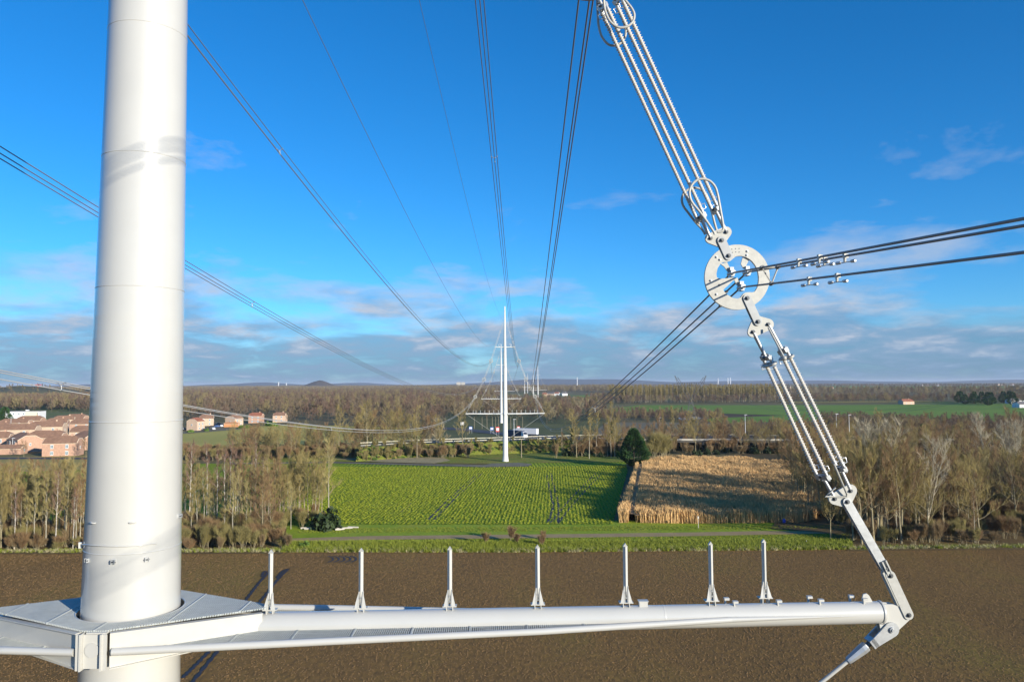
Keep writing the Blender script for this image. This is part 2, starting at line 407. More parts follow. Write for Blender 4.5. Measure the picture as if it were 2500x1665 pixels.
bb = MB()
for c in ((432, 382), (470, 411), (755, 362), (760, 320), (372, 632), (433, 778)): bolt(bb, PL(*zr(*c), .03), .016, .03)
bb.build('bolt', 'galvanised', ring)
dd = MB()
for c in ((595, 299), (635, 295), (673, 293), (601, 335), (637, 330), (673, 330), (460, 680)):
    p = PL(*zr(*c), .031); dd.piece().tube([p, p+NV*.0015], .011 if c[0] != 460 else .022, 12, smooth=False)
dd.build('drilled_hole', 'dark_steel', ring)
for arm in ([(475, 455), (545, 438), (565, 480), (590, 520), (560, 545), (540, 520), (515, 485)],
            [(712, 385), (785, 405), (765, 440), (750, 470), (755, 505), (720, 505), (692, 455)],
            [(618, 618), (655, 600), (668, 640), (700, 665), (680, 700), (650, 680)]):
    plate('clamp_arm', arm, -.005, .03, 'galvanised_light', ring, zr)
SUBS = [(590, 553), (758, 543), (695, 703)]       # the three sub-conductors in the ring
for c in SUBS:
    p = PL(*zr(*c)); k = MB()
    k.tube([p-NV*.14+ZV*.0, p+NV*.14], [.045, .045], 14); k.box(p+ZV*.055, (.035, .05, .05), (AX, NV, ZV)); k.box(p-ZV*.05, (.03, .09, .02), (AX, NV, ZV))
    ko = k.build('cable_clamp', 'galvanised', ring)
    q = MB()
    for dx in (-.03, .03): bolt(q, p+AX*dx+ZV*.03+NV*.05, .012, .03)
    q.build('bolt', 'dark_steel', ko)
def link(a, b, name, parent, w=.05, off=.05, th=.022, back=True, m='link_steel'):
    P, Q = PL(*a), PL(*b); d = (Q-P).normalized(); sd = d.cross(NV).normalized(); g = MB()
    for o_ in ((off, -off-th) if back else (off,)):
        r_ = []
        for i in range(9): t_ = PI/2+PI*i/8; r_.append(P+d*(math.cos(t_)*w)+sd*(math.sin(t_)*w)+NV*o_)
        for i in range(9): t_ = -PI/2+PI*i/8; r_.append(Q+d*(math.cos(t_)*w)+sd*(math.sin(t_)*w)+NV*o_)
        g.prism(r_, NV*th)
    o = g.build(name, m, parent); q = MB()
    bolt(q, P+NV*(off+th), .028, .05); bolt(q, Q+NV*(off+th), .028, .05); q.build('bolt', 'dark_steel', o); return o
def yoke(pins, parent, name='yoke_plate', thick=.05, r=20):
    # rounded plate round three pins: convex hull of circles
    pts = []
    for (x, y, rr) in pins:
        for i in range(16): w = 2*PI*i/16; pts.append((x+rr*math.cos(w), y+rr*math.sin(w)))
    pts.sort(); lo = []; hi = []
    cr = lambda o, a, b: (a[0]-o[0])*(b[1]-o[1])-(a[1]-o[1])*(b[0]-o[0])
    for p in pts:
        while len(lo) > 1 and cr(lo[-2], lo[-1], p) <= 0: lo.pop()
        lo.append(p)
    for p in reversed(pts):
        while len(hi) > 1 and cr(hi[-2], hi[-1], p) <= 0: hi.pop()
        hi.append(p)
    hull = lo[:-1]+hi[:-1]
    o = MB().prism([PL(*c, thick/2) for c in hull], -NV*thick).build(name, 'galvanised_light', parent)
    q = MB()
    for (x, y, rr) in pins: bolt(q, PL(x, y, thick/2), .026, .05)
    q.build('bolt', 'dark_steel', o); return o
def insulator(P, Q, parent, core=.030, shed=.054, pitch=.052):
    P, Q = V(P), V(Q); d = Q-P; L = d.length; d.normalize(); n = int(L/pitch); ps = []; rs = []
    for i in range(n):
        a = P+d*(i*pitch); big = shed if i % 2 == 0 else shed*.9
        ps += [a+d*.001, a+d*(pitch*.42), a+d*(pitch*.50), a+d*(pitch*.58)]; rs += [core, core, big, core]
    o = MB().tube(ps, rs, 12).build('insulator_rod', 'insulator', parent)
    e = MB()
    for X, dd_ in ((P, -d), (Q, d)): e.piece().tube([X-dd_*.05, X, X+dd_*.14, X+dd_*.17], [.03, .033, .03, .018], 14)
    e.build('end_fitting', 'galvanised', o)
    return o
def clevis(P, pair, parent):      # P: pin on the yoke, pair: two rod ends
    mid = (pair[0]+pair[1])*.5; d = (mid-P).normalized(); g = MB()
    g.tube([P+NV*.02, P+d*.08+NV*.02, mid-d*.14], [.022, .03, .03], 10)
    g.tube([P-NV*.02, P+d*.08-NV*.02, mid-d*.14], [.022, .03, .03], 10)
    g.box(mid-d*.10, (.04, .035, max((pair[0]-pair[1]).length/2+.03, .05)), (d, d.cross(NV).normalized(), (pair[0]-pair[1]).normalized()))
    o = g.build('clevis', 'galvanised', parent)
    q = MB(); q.piece().tube([mid-d*.10-AX*.07, mid-d*.10+AX*.07], .022, 8); q.piece().tube([mid-d*.17-AX*.06, mid-d*.17+AX*.06], .02, 8)
    q.piece().tube([mid-d*.06-NV*.2, mid-d*.06+NV*.2], .014, 8); q.build('bolt', 'dark_steel', o)
    horn = MB()
    for e_ in pair:
        s1 = d.cross(NV).normalized()
        horn.piece().tube([e_+s1*.03, e_+s1*.09+d*.0, e_+s1*.10+d*.09, e_+s1*.04+d*.10], .008, 6)
    horn.build('arcing_horn', 'aluminium', o)
OF = .15
def smooth_path(pts, n=6, closed=False):
    out = []; L = len(pts)
    for i in range(L-1):
        p0 = pts[max(i-1, 0)]; p1 = pts[i]; p2 = pts[i+1]; p3 = pts[min(i+2, L-1)]
        for k in range(n):
            t = k/n; out.append(.5*((2*p1)+(p2-p0)*t+(2*p0-5*p1+4*p2-p3)*t*t+(3*p1-p0-3*p2+p3)*t**3))
    out.append(pts[-1]); return out
# ---- lower string: arm tip to ring
ls = thing('insulator_string', 'lower four-rod insulator string from the arm tip up to the big ring', 'insulator string', PL(2065, 1223), 'insulator strings at the near pylon')
bt = link((2212, 1497), (2168, 1402), 'tip_link', ls, .085, .07, .03, m='galvanised_light')
g = MB(); c0, c1 = PL(2168, 1402), PL(2150, 1363); dv = (c1-c0).normalized(); sdv = dv.cross(NV)
for o_ in (-.035, .035): g.piece().box((c0+c1)/2+NV*.06+sdv*o_, (.13, .012, .05), (dv, sdv, NV))
g.build('adjuster', 'galvanised_light', bt); g = MB()
for k in (-.06, .05): g.piece().box(c0+dv*.05+sdv*k*.7+NV*.101, (.03, .011, .004), (dv, sdv, NV))
g.build('slot', 'dark_steel', bt)
link((2158, 1385), (2065, 1223.5), 'long_link', ls, .075, .035, .03, m='galvanised')
yoke([(2038, 1217.5, 14), (2076.5, 1198, 16), (2065, 1223.5, 15)], ls)
link((1848.4, 786), (1822, 729), 'ring_link', ls, .072, .035, .022)
yoke([(1838.6, 810.5, 13), (1875.4, 792, 14), (1850, 785, 14)], ls)
lowL = [(1990, 1151), (2015, 1154)]; lowR = [(2038, 1130), (2057, 1133)]; upL = [(1868, 886), (1886, 886)]; upR = [(1911, 872), (1926, 866)]
offs = (-OF, OF)
for lo_, up_, pl_, pu_ in ((lowL, upL, (2038, 1217.5), (1838.6, 810.5)), (lowR, upR, (2076.5, 1198), (1875.4, 792))):
    le = [PL(*lo_[i], offs[i]) for i in (0, 1)]; ue = [PL(*up_[i], offs[i]) for i in (0, 1)]
    for i in (0, 1): insulator(le[i], ue[i], ls)
    clevis(PL(*pl_), le, ls); clevis(PL(*pu_), ue, ls)
    cen = (ue[0]+ue[1])*.5; dd_ = (le[0]-ue[0]).normalized(); s1 = dd_.cross(NV).normalized(); cen = cen+dd_*.0
    gr = [cen+s1*(.09*math.cos(w))+NV*(.24*math.sin(w)) + dd_*.03 for w in [2*PI*i/28 for i in range(28)]]
    MB().tube(gr, .024, 10, closed=True).build('grading_ring', 'galvanised_light', ls)
g = MB(); a, b = PL(1876, 800, .12), PL(1915, 874, .34); g.tube([a, b], .018, 10)
for r_, k in ((.03, -.03), (.042, 0), (.03, .03)): pass
dv = (b-a).normalized(); g.tube([b-dv*.045, b-dv*.03, b, b+dv*.03, b+dv*.045], [.005, .032, .043, .032, .005], 14); g.build('arcing_horn', 'galvanised_light', ls)
g = MB(); g.tube([PL(2036, 1132, .3), PL(2067, 1205, .1), PL(2067, 1212, .06), PL(2014, 1212, .05), PL(2040, 1190, .05)], .017, 10); g.build('arcing_horn', 'galvanised_light', ls)
# ---- upper string
zu = lambda x, y: (1600+x/6.533, 400+y/6.533)
us = thing('insulator_string', 'upper four-rod insulator string with teardrop loops above the big ring', 'insulator string', PL(1760, 588), 'insulator strings at the near pylon')
link((1776.8, 625.8), (1760, 588.3), 'ring_link', us, .078, .035, .022)
yoke([(1734.7, 582, 12.5), (1773, 566.8, 13.5), (1757, 590, 13)], us)
botL = [(1698, 527), (1713, 513)]; botR = [(1735, 505), (1747, 496)]; topL = [(1470, 33), (1484, 23)]; topR = [(1508, 18), (1521, 4)]
TPL, TPR = (1447, -32), (1480, -45)
for lo_, up_, pl_, pu_ in ((botL, topL, (1734.7, 582), TPL), (botR, topR, (1773, 566.8), TPR)):
    le = [PL(*lo_[i], offs[i]) for i in (0, 1)]; ue = [PL(*up_[i], offs[i]) for i in (0, 1)]
    for i in (0, 1): insulator(le[i], ue[i], us)
    clevis(PL(*pl_), le, us); clevis(PL(*pu_), ue, us)
yoke([(TPL[0], TPL[1], 13), (TPR[0], TPR[1], 13), (1452, -52, 14)], us)
def loop(pix, off, conv, name='racquet_loop', r=.0225):
    pts = [PL(*conv(*c), off) for c in pix]
    MB().tube(smooth_path(pts), r, 12).build(name, 'galvanised_light', us)
loop([(945, 1130), (930, 1085), (800, 890), (700, 760), (610, 650), (560, 560), (545, 440), (590, 330), (670, 260), (760, 245), (865, 275), (950, 365), (990, 480), (1020, 630), (1045, 770), (1075, 940), (1085, 1040), (1050, 1080), (985, 1090)], .30, zu)
loop([(800, 1130), (740, 1040), (640, 930), (530, 790), (450, 680), (422, 580), (450, 480), (530, 410), (620, 385), (710, 405), (790, 465), (850, 580), (900, 760), (940, 930), (985, 1080)], -.28, zu)
z1 = lambda x, y: (1400+x/3.92, y/3.92)
loop([(350, -150), (300, -60), (292, 20), (305, 110), (345, 200), (400, 250), (455, 268), (520, 255), (572, 205), (582, 140), (555, 80), (500, 10), (440, -80)], .30, z1)
loop([(240, -120), (228, 0), (232, 120), (240, 240), (270, 350), (330, 425), (390, 440), (440, 425), (490, 365), (500, 290), (470, 180), (420, 60), (380, -60)], -.28, z1)

# ---- ring positions
def bundle_offsets(): 
    c = PL(1800, 676.8); return [PL(*zr(*q))-c for q in SUBS]
BO = bundle_offsets()
R3s, R3z = sz_of(RC)
R2s, R2z = sz_of(PL(1437, -75))
R1s, R1z = R2s-2.75, R2z+7.0
RINGS = [(R3s, R3z, 'lowest'), (R2s, R2z, 'middle'), (R1s, R1z, 'top')]
for sg, zz in ((1, 'right'),):
    r2 = thing('suspension_ring', 'second ring plate just above the top edge at right', 'ring plate', A(R2s, 0, R2z), 'ring plates of the near pylon')
    d_ = A(R2s, 0, R2z)-RC
    MB().holed([p+d_ for p in outer], [p+d_ for p in inner[::-1]], -NV*.06).build('ring_plate', 'galvanised_light', r2)
tag(ring, group='ring plates of the near pylon')
# far pylon local figures
FP = G(1234, 1127); FD = FP.y; FTH = -.0
FR = [(10.75, 6.15), (7.55, 12.4), (5.05, 19.0)]; FZA = 17.1
def cable(P, Q, sag, name, label, group, r=.018, n=90, m='conductor', reach=1.):
    pts = []
    for i in range(n+1):
        u = (i/n)**1.7*reach; p = P.lerp(Q, u); pts.append(p - ZV*(4*sag*u*(1-u)))
    o = MB().tube(pts, r, 8, cap=False).build(name, m); tag(o, label, 'cable', group); return pts
def along(pts, y):
    for a, b in zip(pts, pts[1:]):
        if (a.y-y)*(b.y-y) <= 0: return a.lerp(b, (y-a.y)/(b.y-a.y+1e-9))
    return pts[-1]
def spacer(ps, label, group, arm=.0):
    c = (ps[0]+ps[1]+ps[2])/3; o = thing('cable_spacer', label, 'spacer', c, group); g = MB()
    for i in range(3): g.piece().tube([ps[i], ps[(i+1) % 3]] if arm == 0 else [ps[i], c], .016, 6)
    g.build('spacer_frame', 'galvanised', o); k = MB()
    for p in ps: k.piece().tube([p-V((0, .07, 0)), p+V((0, .07, 0))], .03, 8)
    k.build('spacer_clamp', 'galvanised', o)
SAG = {(1, 0): 6.6, (1, 1): 6.6, (1, 2): 6.8, (-1, 0): 6.6, (-1, 1): 6.6, (-1, 2): 6.6}
BACKV = V((.0647, -1, -.082))
nm = {0: 'lowest', 1: 'middle', 2: 'upper'}; wn = ['left', 'right', 'lower']
for sg in (1, -1):
    sd = 'right' if sg > 0 else 'left'
    for k in range(3):
        rs, rz, _ = RINGS[k]; fr = FR[k]
        Pn = A(sg*rs, 0, rz); Qf = V((FP.x+sg*fr[0], FD, FZA+fr[1]))
        # seen from this place each bundle reads differently
        where = {(1, 0): 'running down from the big ring towards the far pylon', (1, 1): 'in the steep bundle right of centre at the top edge',
                 (1, 2): 'in the steep bundle left of centre at the top edge', (-1, 2): 'in the bundle leaving the mast at the upper left',
                 (-1, 1): 'in the bundle crossing behind the mast at mid height', (-1, 0): 'in the bundle sagging low over the left treetops'}[(sg, k)]
        lines = []
        for j, bo in enumerate(BO):
            b2 = V((bo.x*sg*1.0, 0, bo.z)) if sg < 0 else bo
            lines.append(cable(Pn+bo, Qf+V((bo.x*1.1, 0, bo.z)), SAG[(sg, k)], 'power_cable', f'{wn[j]} cable {where}', 'cables of the far span', .0185 if (sg, k) == (-1, 0) else .0175, m='conductor_sunlit' if (sg, k) == (-1, 0) else 'conductor'))
            if sg > 0:
                P = Pn+bo; D = 120; pts = []
                for i in range(41):
                    u = (i/40)**1.5; y = u*D; pts.append(P + V((BACKV.x*y, -y, (BACKV.z+(.002, -.002, 0)[j])*y + y*y*.00032)))
                o = MB().tube(pts, .0165, 8, cap=False).build('power_cable', 'conductor')
                if k == 0:
                    tag(o, ['upper cable running from the big ring to the right edge, rearmost of three', 'upper cable running from the big ring to the right edge, foremost of three', 'lowest cable running from the big ring to the right edge'][j], 'cable', 'cables leaving towards the right')
                    if j == 0: BK = []
                    BK.append(pts)
                else: tag(o, f'{wn[j]} cable passing overhead from the {nm[k]} ring', 'cable', 'cables passing overhead')
        if (sg, k) in ((1, 0), (1, 1), (1, 2), (-1, 1), (-1, 2), (-1, 0)):
            ys = {(1, 0): (44, 118, 200), (1, 1): (78,), (1, 2): (40, 120), (-1, 2): (39, 160), (-1, 1): (43, 165), (-1, 0): (30, 72, 110)}[(sg, k)]
            for q_, y in enumerate(ys):
                spacer([along(l, y) for l in lines], f'{["nearest", "second", "third"][q_]} spacer clamping the cables {where.replace("running", "that run").replace("in the", "of the")}', 'spacers on the far span', 1)
# spacers and dampers on the outgoing cables right of the ring
def at_px(pts, px):
    best = None
    for a, b in zip(pts, pts[1:]):
        for i in range(20):
            p = a.lerp(b, i/20); q = p-CAM; c = q.dot(FW)
            if c < .5: continue
            u = 1250+F*q.dot(xc)/c
            if best is None or abs(u-px) < best[0]: best = (abs(u-px), p, (b-a).normalized())
    return best[1], best[2]
p1, _ = at_px(BK[0], 1860); p2, _ = at_px(BK[1], 1898); p3, _ = at_px(BK[2], 1884)
o = thing('cable_spacer', 'triangular spacer on the three cables just right of the big ring', 'spacer', (p1+p2+p3)/3, 'spacers beside the big ring'); g = MB()
for a, b in ((p1, p3), (p2, p3), (p1, p2)): g.tube([a, b], .014, 4, smooth=False)
g.build('spacer_frame', 'white_paint_flat', o); k = MB()
for p in (p1, p2, p3): k.piece().tube([p-V((0, .05, 0)), p+V((0, .05, 0))], .034, 10)
k.build('spacer_clamp', 'dark_steel', o)
fl = []
for j, bo in enumerate(BO): fl.append(A(R3s, 0, R3z)+bo+V((.02, 1.5, -.19)))
o = thing('cable_spacer', 'triangular spacer behind the big ring seen through its opening', 'spacer', (fl[0]+fl[1]+fl[2])/3, 'spacers beside the big ring'); g = MB()
for i in range(3): g.tube([fl[i], fl[(i+1) % 3]], .014, 4, smooth=False)
g.build('spacer_frame', 'white_paint_flat', o); k = MB()
for p in fl: k.piece().tube([p-V((0, .05, 0)), p+V((0, .05, 0))], .034, 10)
k.build('spacer_clamp', 'dark_steel', o)
for j, px, lb in ((0, 1951, 'leftmost vibration damper on the upper pair of cables right of the ring'), (0, 2000, 'second vibration damper from the left on the upper cables, lower of a touching pair'),
                  (1, 2015, 'vibration damper third from the left on the upper cables, higher of a touching pair'), (1, 2066, 'rightmost vibration damper on the upper pair of cables'),
                  (2, 1976, 'left vibration damper on the lowest cable'), (2, 2043, 'right vibration damper on the lowest cable')):
    p, d = at_px(BK[j], px); o = thing('vibration_damper', lb, 'damper', p, 'vibration dampers by the ring')
    d.normalize(); h = d.cross(ZV).normalized(); c = p-ZV*.085
    MB().prism([p+ZV*.035-h*.0-d*.022, p+ZV*.035+d*.022, p+d*.03, c+d*.018, c-ZV*.01-d*.0, c-d*.018, p-d*.03], h*.022).box(p, (.028, .03, .028), (d, h, ZV)).build('clamp', 'galvanised_light', o)
    g = MB(); wv = (d*.8+h*-.0)
    g.tube([c-d*.20, c-d*.1-ZV*.004, c, c+d*.1-ZV*.004, c+d*.20], .008, 6)
    g.build('messenger_wire', 'galvanised', o)
    g = MB()
    for sgn in (-1, 1):
        e = c+d*.20*sgn; g.piece().tube([e-d*.06*sgn, e-d*.04*sgn, e+d*.05*sgn, e+d*.062*sgn], [.012, .021, .024, .016], 12)
    g.build('weight', 'galvanised', o)
# earth wires
P = A(-3.5, 0, ZB+1.0); Q = V((FP.x-3.5, FD, 41.2))
cable(P, Q, 6.2, 'earth_wire', 'thin single wire from the top edge down to the bracket of the far pylon', 'earth wires', .017)
P = A(-.3, 0, 59.5); Q = V((FP.x-.5, FD, 50.7))
cable(P, Q, 5.8, 'earth_wire', 'thin single wire ending at the top of the far pylon, the right one of two', 'earth wires', .017)

# ================================================================== LANDSCAPE
rnd = random.Random(7)
def field_mat(name, stops, scale=.12, stretch=None, rot=0., fine=3., fine_amt=.35, rows=None, bump=.6, bscale=2.5, rough=.95, finecol=(0, 0, 0), dist=.15, gain=1.8, fstretch=(1, 1, 1)):
    stops = [(p, (min(c[0]*gain, .8), min(c[1]*gain, .8), c[2]*gain*.8)) for p, c in stops]; finecol = tuple(v*gain for v in finecol)
    if rows: rows = (*rows[:3], tuple(v*gain for v in rows[3]))
    m = bpy.data.materials.new(name); m.use_nodes = True; t = m.node_tree; b = t.nodes['Principled BSDF']
    b.inputs['Roughness'].default_value = rough; b.inputs['Specular IOR Level'].default_value = .15
    tcn = N(t, 'ShaderNodeTexCoord'); mp = N(t, 'ShaderNodeMapping'); t.links.new(tcn.outputs['Object'], mp.inputs[0])
    mp.inputs['Rotation'].default_value = (0, 0, rot)
    if stretch: mp.inputs['Scale'].default_value = stretch
    big = noise(t, mp.outputs[0], scale, 6, .6); col = ramp(t, big, stops)
    mf_ = N(t, 'ShaderNodeMapping'); mf_.inputs['Scale'].default_value = fstretch; t.links.new(tcn.outputs['Object'], mf_.inputs[0])
    f = noise(t, mf_.outputs[0], fine, 8, .75)
    fr = ramp(t, f, [(.34, g3(0)), (.62, g3(1))])
    mx_ = N(t, 'ShaderNodeMixRGB', blend_type='MIX'); t.links.new(math_(t, 'MULTIPLY', math_(t, 'SUBTRACT', 1, fr), fine_amt), mx_.inputs['Fac'])
    t.links.new(col, mx_.inputs['Color1']); mx_.inputs['Color2'].default_value = (*finecol, 1)
    out = mx_.outputs[0]; h = f
    if rows:
        sp, ang, amt, rc = rows
        m2 = N(t, 'ShaderNodeMapping'); t.links.new(tcn.outputs['Object'], m2.inputs[0]); m2.inputs['Rotation'].default_value = (0, 0, ang)
        wv = N(t, 'ShaderNodeTexWave', wave_type='BANDS', bands_direction='X', inp={'Scale': .314/sp*1.0, 'Distortion': 1.2, 'Detail': 2, 'Detail Scale': 1.5}); t.links.new(m2.outputs[0], wv.inputs[0])
        m3 = N(t, 'ShaderNodeMixRGB'); t.links.new(math_(t, 'MULTIPLY', wv.outputs['Fac'], amt), m3.inputs['Fac']); t.links.new(out, m3.inputs['Color1']); m3.inputs['Color2'].default_value = (*rc, 1)
        out = m3.outputs[0]; h = math_(t, 'ADD', f, math_(t, 'MULTIPLY', wv.outputs['Fac'], -.5))
    t.links.new(out, b.inputs['Base Color'])
    bn = N(t, 'ShaderNodeBump', inp={'Strength': bump, 'Distance': dist}); t.links.new(h, bn.inputs['Height']); t.links.new(bn.outputs[0], b.inputs['Normal'])
    MATS[name] = m
field_mat('land', [(.30, (.075, .062, .036)), (.45, (.105, .085, .048)), (.55, (.10, .095, .045)), (.62, (.07, .12, .03)), (.72, (.12, .105, .055))], .0016, (1, .5, 1), fine=.05, fine_amt=.4, bump=0, finecol=(.05, .045, .03))
field_mat('soil', [(.3, (.125, .074, .030)), (.5, (.165, .096, .036)), (.7, (.155, .112, .032))], .05, (1, .45, 1), .1, fine=2.0, fine_amt=.78, fstretch=(1, .42, 1), bump=1.0, finecol=(.055, .034, .017), dist=.3)
field_mat('crop', [(.3, (.12, .18, .010)), (.5, (.16, .215, .012)), (.7, (.21, .25, .015))], .03, (1, .5, 1), .3, fine=2.2, fine_amt=.45, rows=(1.3, -.055, .5, (.035, .075, .012)), bump=1.0, finecol=(.03, .07, .010), dist=.3)
field_mat('grass', [(.3, (.12, .17, .012)), (.5, (.17, .225, .02)), (.72, (.21, .21, .035))], .09, (1, .6, 1), fine=1.5, fine_amt=.35, bump=.8, finecol=(.06, .09, .015), dist=.2)
field_mat('path', [(.3, (.20, .14, .09)), (.7, (.26, .19, .12))], .3, fine=3, fine_amt=.3, bump=.2, finecol=(.12, .10, .05))
field_mat('litter', [(.3, (.075, .05, .028)), (.55, (.11, .075, .038)), (.7, (.10, .095, .03))], .12, fine=1.6, fine_amt=.5, bump=.8, finecol=(.04, .03, .018))
field_mat('meadow', [(.3, (.23, .20, .06)), (.55, (.28, .24, .07)), (.75, (.32, .26, .09))], .02, (1, .4, 1), fine=.7, fine_amt=.25, bump=.3, finecol=(.10, .11, .04))
field_mat('straw_grass', [(.3, (.19, .15, .06)), (.7, (.25, .20, .08))], .05, fine=1, fine_amt=.3, bump=.4, finecol=(.09, .09, .03))
field_mat('bright_field', [(.3, (.075, .135, .022)), (.6, (.105, .17, .028))], .012, (.4, 1, 1), fine=.12, fine_amt=.45, bump=0, finecol=(.075, .095, .022))
field_mat('dark_field', [(.3, (.045, .034, .027)), (.7, (.065, .048, .037))], .01, fine=.4, fine_amt=.3, bump=0, finecol=(.03, .022, .02))
field_mat('grey_field', [(.3, (.10, .09, .075)), (.7, (.13, .115, .09))], .01, (1, .3, 1), fine=.4, fine_amt=.3, bump=0, finecol=(.07, .06, .05))
field_mat('marsh', [(.3, (.055, .065, .03)), (.6, (.08, .085, .04)), (.75, (.11, .12, .04))], .03, fine=.4, fine_amt=.4, bump=0, finecol=(.04, .04, .025))
field_mat('gravel', [(.3, (.085, .08, .07)), (.7, (.16, .145, .12))], .3, fine=2, fine_amt=.4, bump=.4, finecol=(.08, .08, .08))
field_mat('rubble', [(.3, (.20, .16, .10)), (.7, (.30, .245, .16))], .3, fine=1, fine_amt=.55, bump=.7, finecol=(.10, .09, .06))
field_mat('bank_grass', [(.3, (.08, .12, .02)), (.5, (.15, .165, .03)), (.7, (.16, .12, .04))], .12, fine=1.2, fine_amt=.5, bump=.9, finecol=(.05, .05, .02), dist=.4)
mat('asphalt', (.055, .058, .065), .8, 0, .2, .3); mat('road_pale', (.10, .095, .085), .8, 0, .2, .2)
mat('concrete', (.50, .47, .40), .8, 0, .15, .5); mat('rail_steel', (.50, .48, .38), .45, .3)
mat('wet_soil', (.04, .032, .03), .6, 0, .3, 2, bump=.5, bscale=5)
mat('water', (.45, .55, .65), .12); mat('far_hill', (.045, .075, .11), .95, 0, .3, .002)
mat('heap', (.085, .07, .062), .95, 0, .5, .02); mat('hill_grass', (.10, .10, .045), .95, 0, .4, .01)
def sheet(name, pix, z, m, kind='structure', conv=None):
    b = MB(); pts = [G(*c, z) if conv is None else conv(*c) for c in pix]
    b.add(pts, [tuple(range(len(pts)))]); me = b.build(name, m)
    if me.data.polygons[0].normal.z < 0: me.data.flip_normals()
    return tag(me, kind=kind)
NOCENTRE |= {'ground'}
gb = MB(); gb.add([(-16000, -600, 0), (16000, -600, 0), (16000, 24000, 0), (-16000, 24000, 0)], [(0, 1, 2, 3)]); tag(gb.build('ground', 'land'), kind='structure')
def wsheet(name, pts, z, m): return sheet(name, [(p[0], p[1], z) for p in pts], z, m, conv=lambda a, b, c: V((a, b, c)))
fe = [G(-500, 1352), G(0, 1349), G(450, 1348), (G(700, 1349)), G(1250, 1349), G(2060, 1342), G(2500, 1337), G(3200, 1335)]
wsheet('ploughed_field', [(-260, -80), (260, -80)]+[(p.x, p.y) for p in reversed(fe)], .10, 'soil')
sheet('verge', [(640, 1351), (1250, 1352), (2120, 1345), (3000, 1338), (3000, 1250), (2000, 1262), (1500, 1270), (700, 1275), (600, 1300)], .06, 'grass')
sheet('path', [(640, 1316), (900, 1308), (1400, 1303), (1700, 1299), (1850, 1296), (2150, 1296), (2150, 1299), (1700, 1308), (1300, 1313), (900, 1317), (640, 1324)], .12, 'path')
sheet('crop_field', [(-300, 1292), (800, 1280), (1495, 1280), (1532, 1150), (1528, 1126), (1300, 1128), (1180, 1135), (800, 1129), (430, 1132), (-300, 1160)], .09, 'crop')
sheet('wood_floor', [(-400, 1353), (690, 1351), (700, 1290), (640, 1262), (-400, 1275)], .14, 'litter')
sheet('wood_floor', [(1880, 1290), (2020, 1300), (2070, 1344), (3300, 1338), (3300, 1055), (1850, 1075), (1790, 1120), (1960, 1200)], .14, 'litter')
sheet('straw_meadow', [(-300, 1162), (220, 1146), (460, 1128), (430, 1118), (220, 1112), (-300, 1120)], .13, 'straw_grass')
sheet('meadow', [(430, 1110), (800, 1112), (1030, 1105), (1030, 1045), (700, 1036), (560, 1045), (420, 1058)], .11, 'meadow')
sheet('marsh_plain', [(1080, 1100), (1450, 1100), (1500, 1060), (1480, 1010), (1400, 990), (1100, 995), (1060, 1030)], .10, 'marsh')
sheet('dark_field', [(1470, 1066), (1760, 1066), (2160, 1068), (2130, 1027), (1750, 1031), (1480, 1032)], .11, 'dark_field')
sheet('grey_field', [(1440, 1064), (1745, 1066), (1745, 1032), (1480, 1031)], .16, 'grey_field')
sheet('green_field', [(1480, 998), (1560, 989), (1800, 989), (2290, 988), (2600, 1000), (2600, 1030), (2200, 1027), (1905, 1029), (1760, 1034), (1720, 1026), (1740, 1020), (1920, 1014), (1760, 1009), (1500, 1007)], .13, 'bright_field')
sheet('ploughed_strip', [(1500, 1008), (1770, 1010), (1915, 1014), (1750, 1020), (1500, 1018)], .2, 'dark_field')
sheet('green_field', [(2100, 988), (2600, 985), (2600, 997), (2350, 994)], .2, 'bright_field')
sheet('green_field', [(1640, 943), (2000, 944), (2060, 950), (1780, 948)], .5, 'bright_field')
sheet('green_field', [(2000, 942.5), (2500, 943), (2480, 950), (2060, 949)], .5, 'bright_field')
sheet('green_field', [(1400, 966), (1540, 960), (1550, 966), (1420, 975)], .5, 'bright_field')
sheet('stubble_field', [(1900, 980), (2250, 978), (2300, 981), (1950, 984)], .4, 'straw_grass')
sheet('straw_bank', [(1420, 1012), (1500, 998), (1600, 992), (1500, 996), (1430, 1004)], .5, 'straw_grass')
sheet('pond', [(1655, 1020), (1700, 1017), (1730, 1019), (1700, 1024), (1660, 1025)], .3, 'water')
sheet('gravel_track', [(560, 1130), (800, 1127), (1000, 1132), (1180, 1135), (1200, 1131), (1265, 1129), (1300, 1132), (1290, 1138), (1180, 1140), (1000, 1135), (800, 1130), (560, 1133)], .22, 'gravel')
sheet('rubble_strip', [(810, 1120), (900, 1116), (1080, 1116), (1100, 1124), (1060, 1131), (940, 1128)], .18, 'rubble')
sheet('rough_meadow', [(540, 1131), (800, 1126), (1180, 1132), (1300, 1130), (1540, 1127), (1560, 1100), (1040, 1112), (560, 1114)], .15, 'bank_grass')
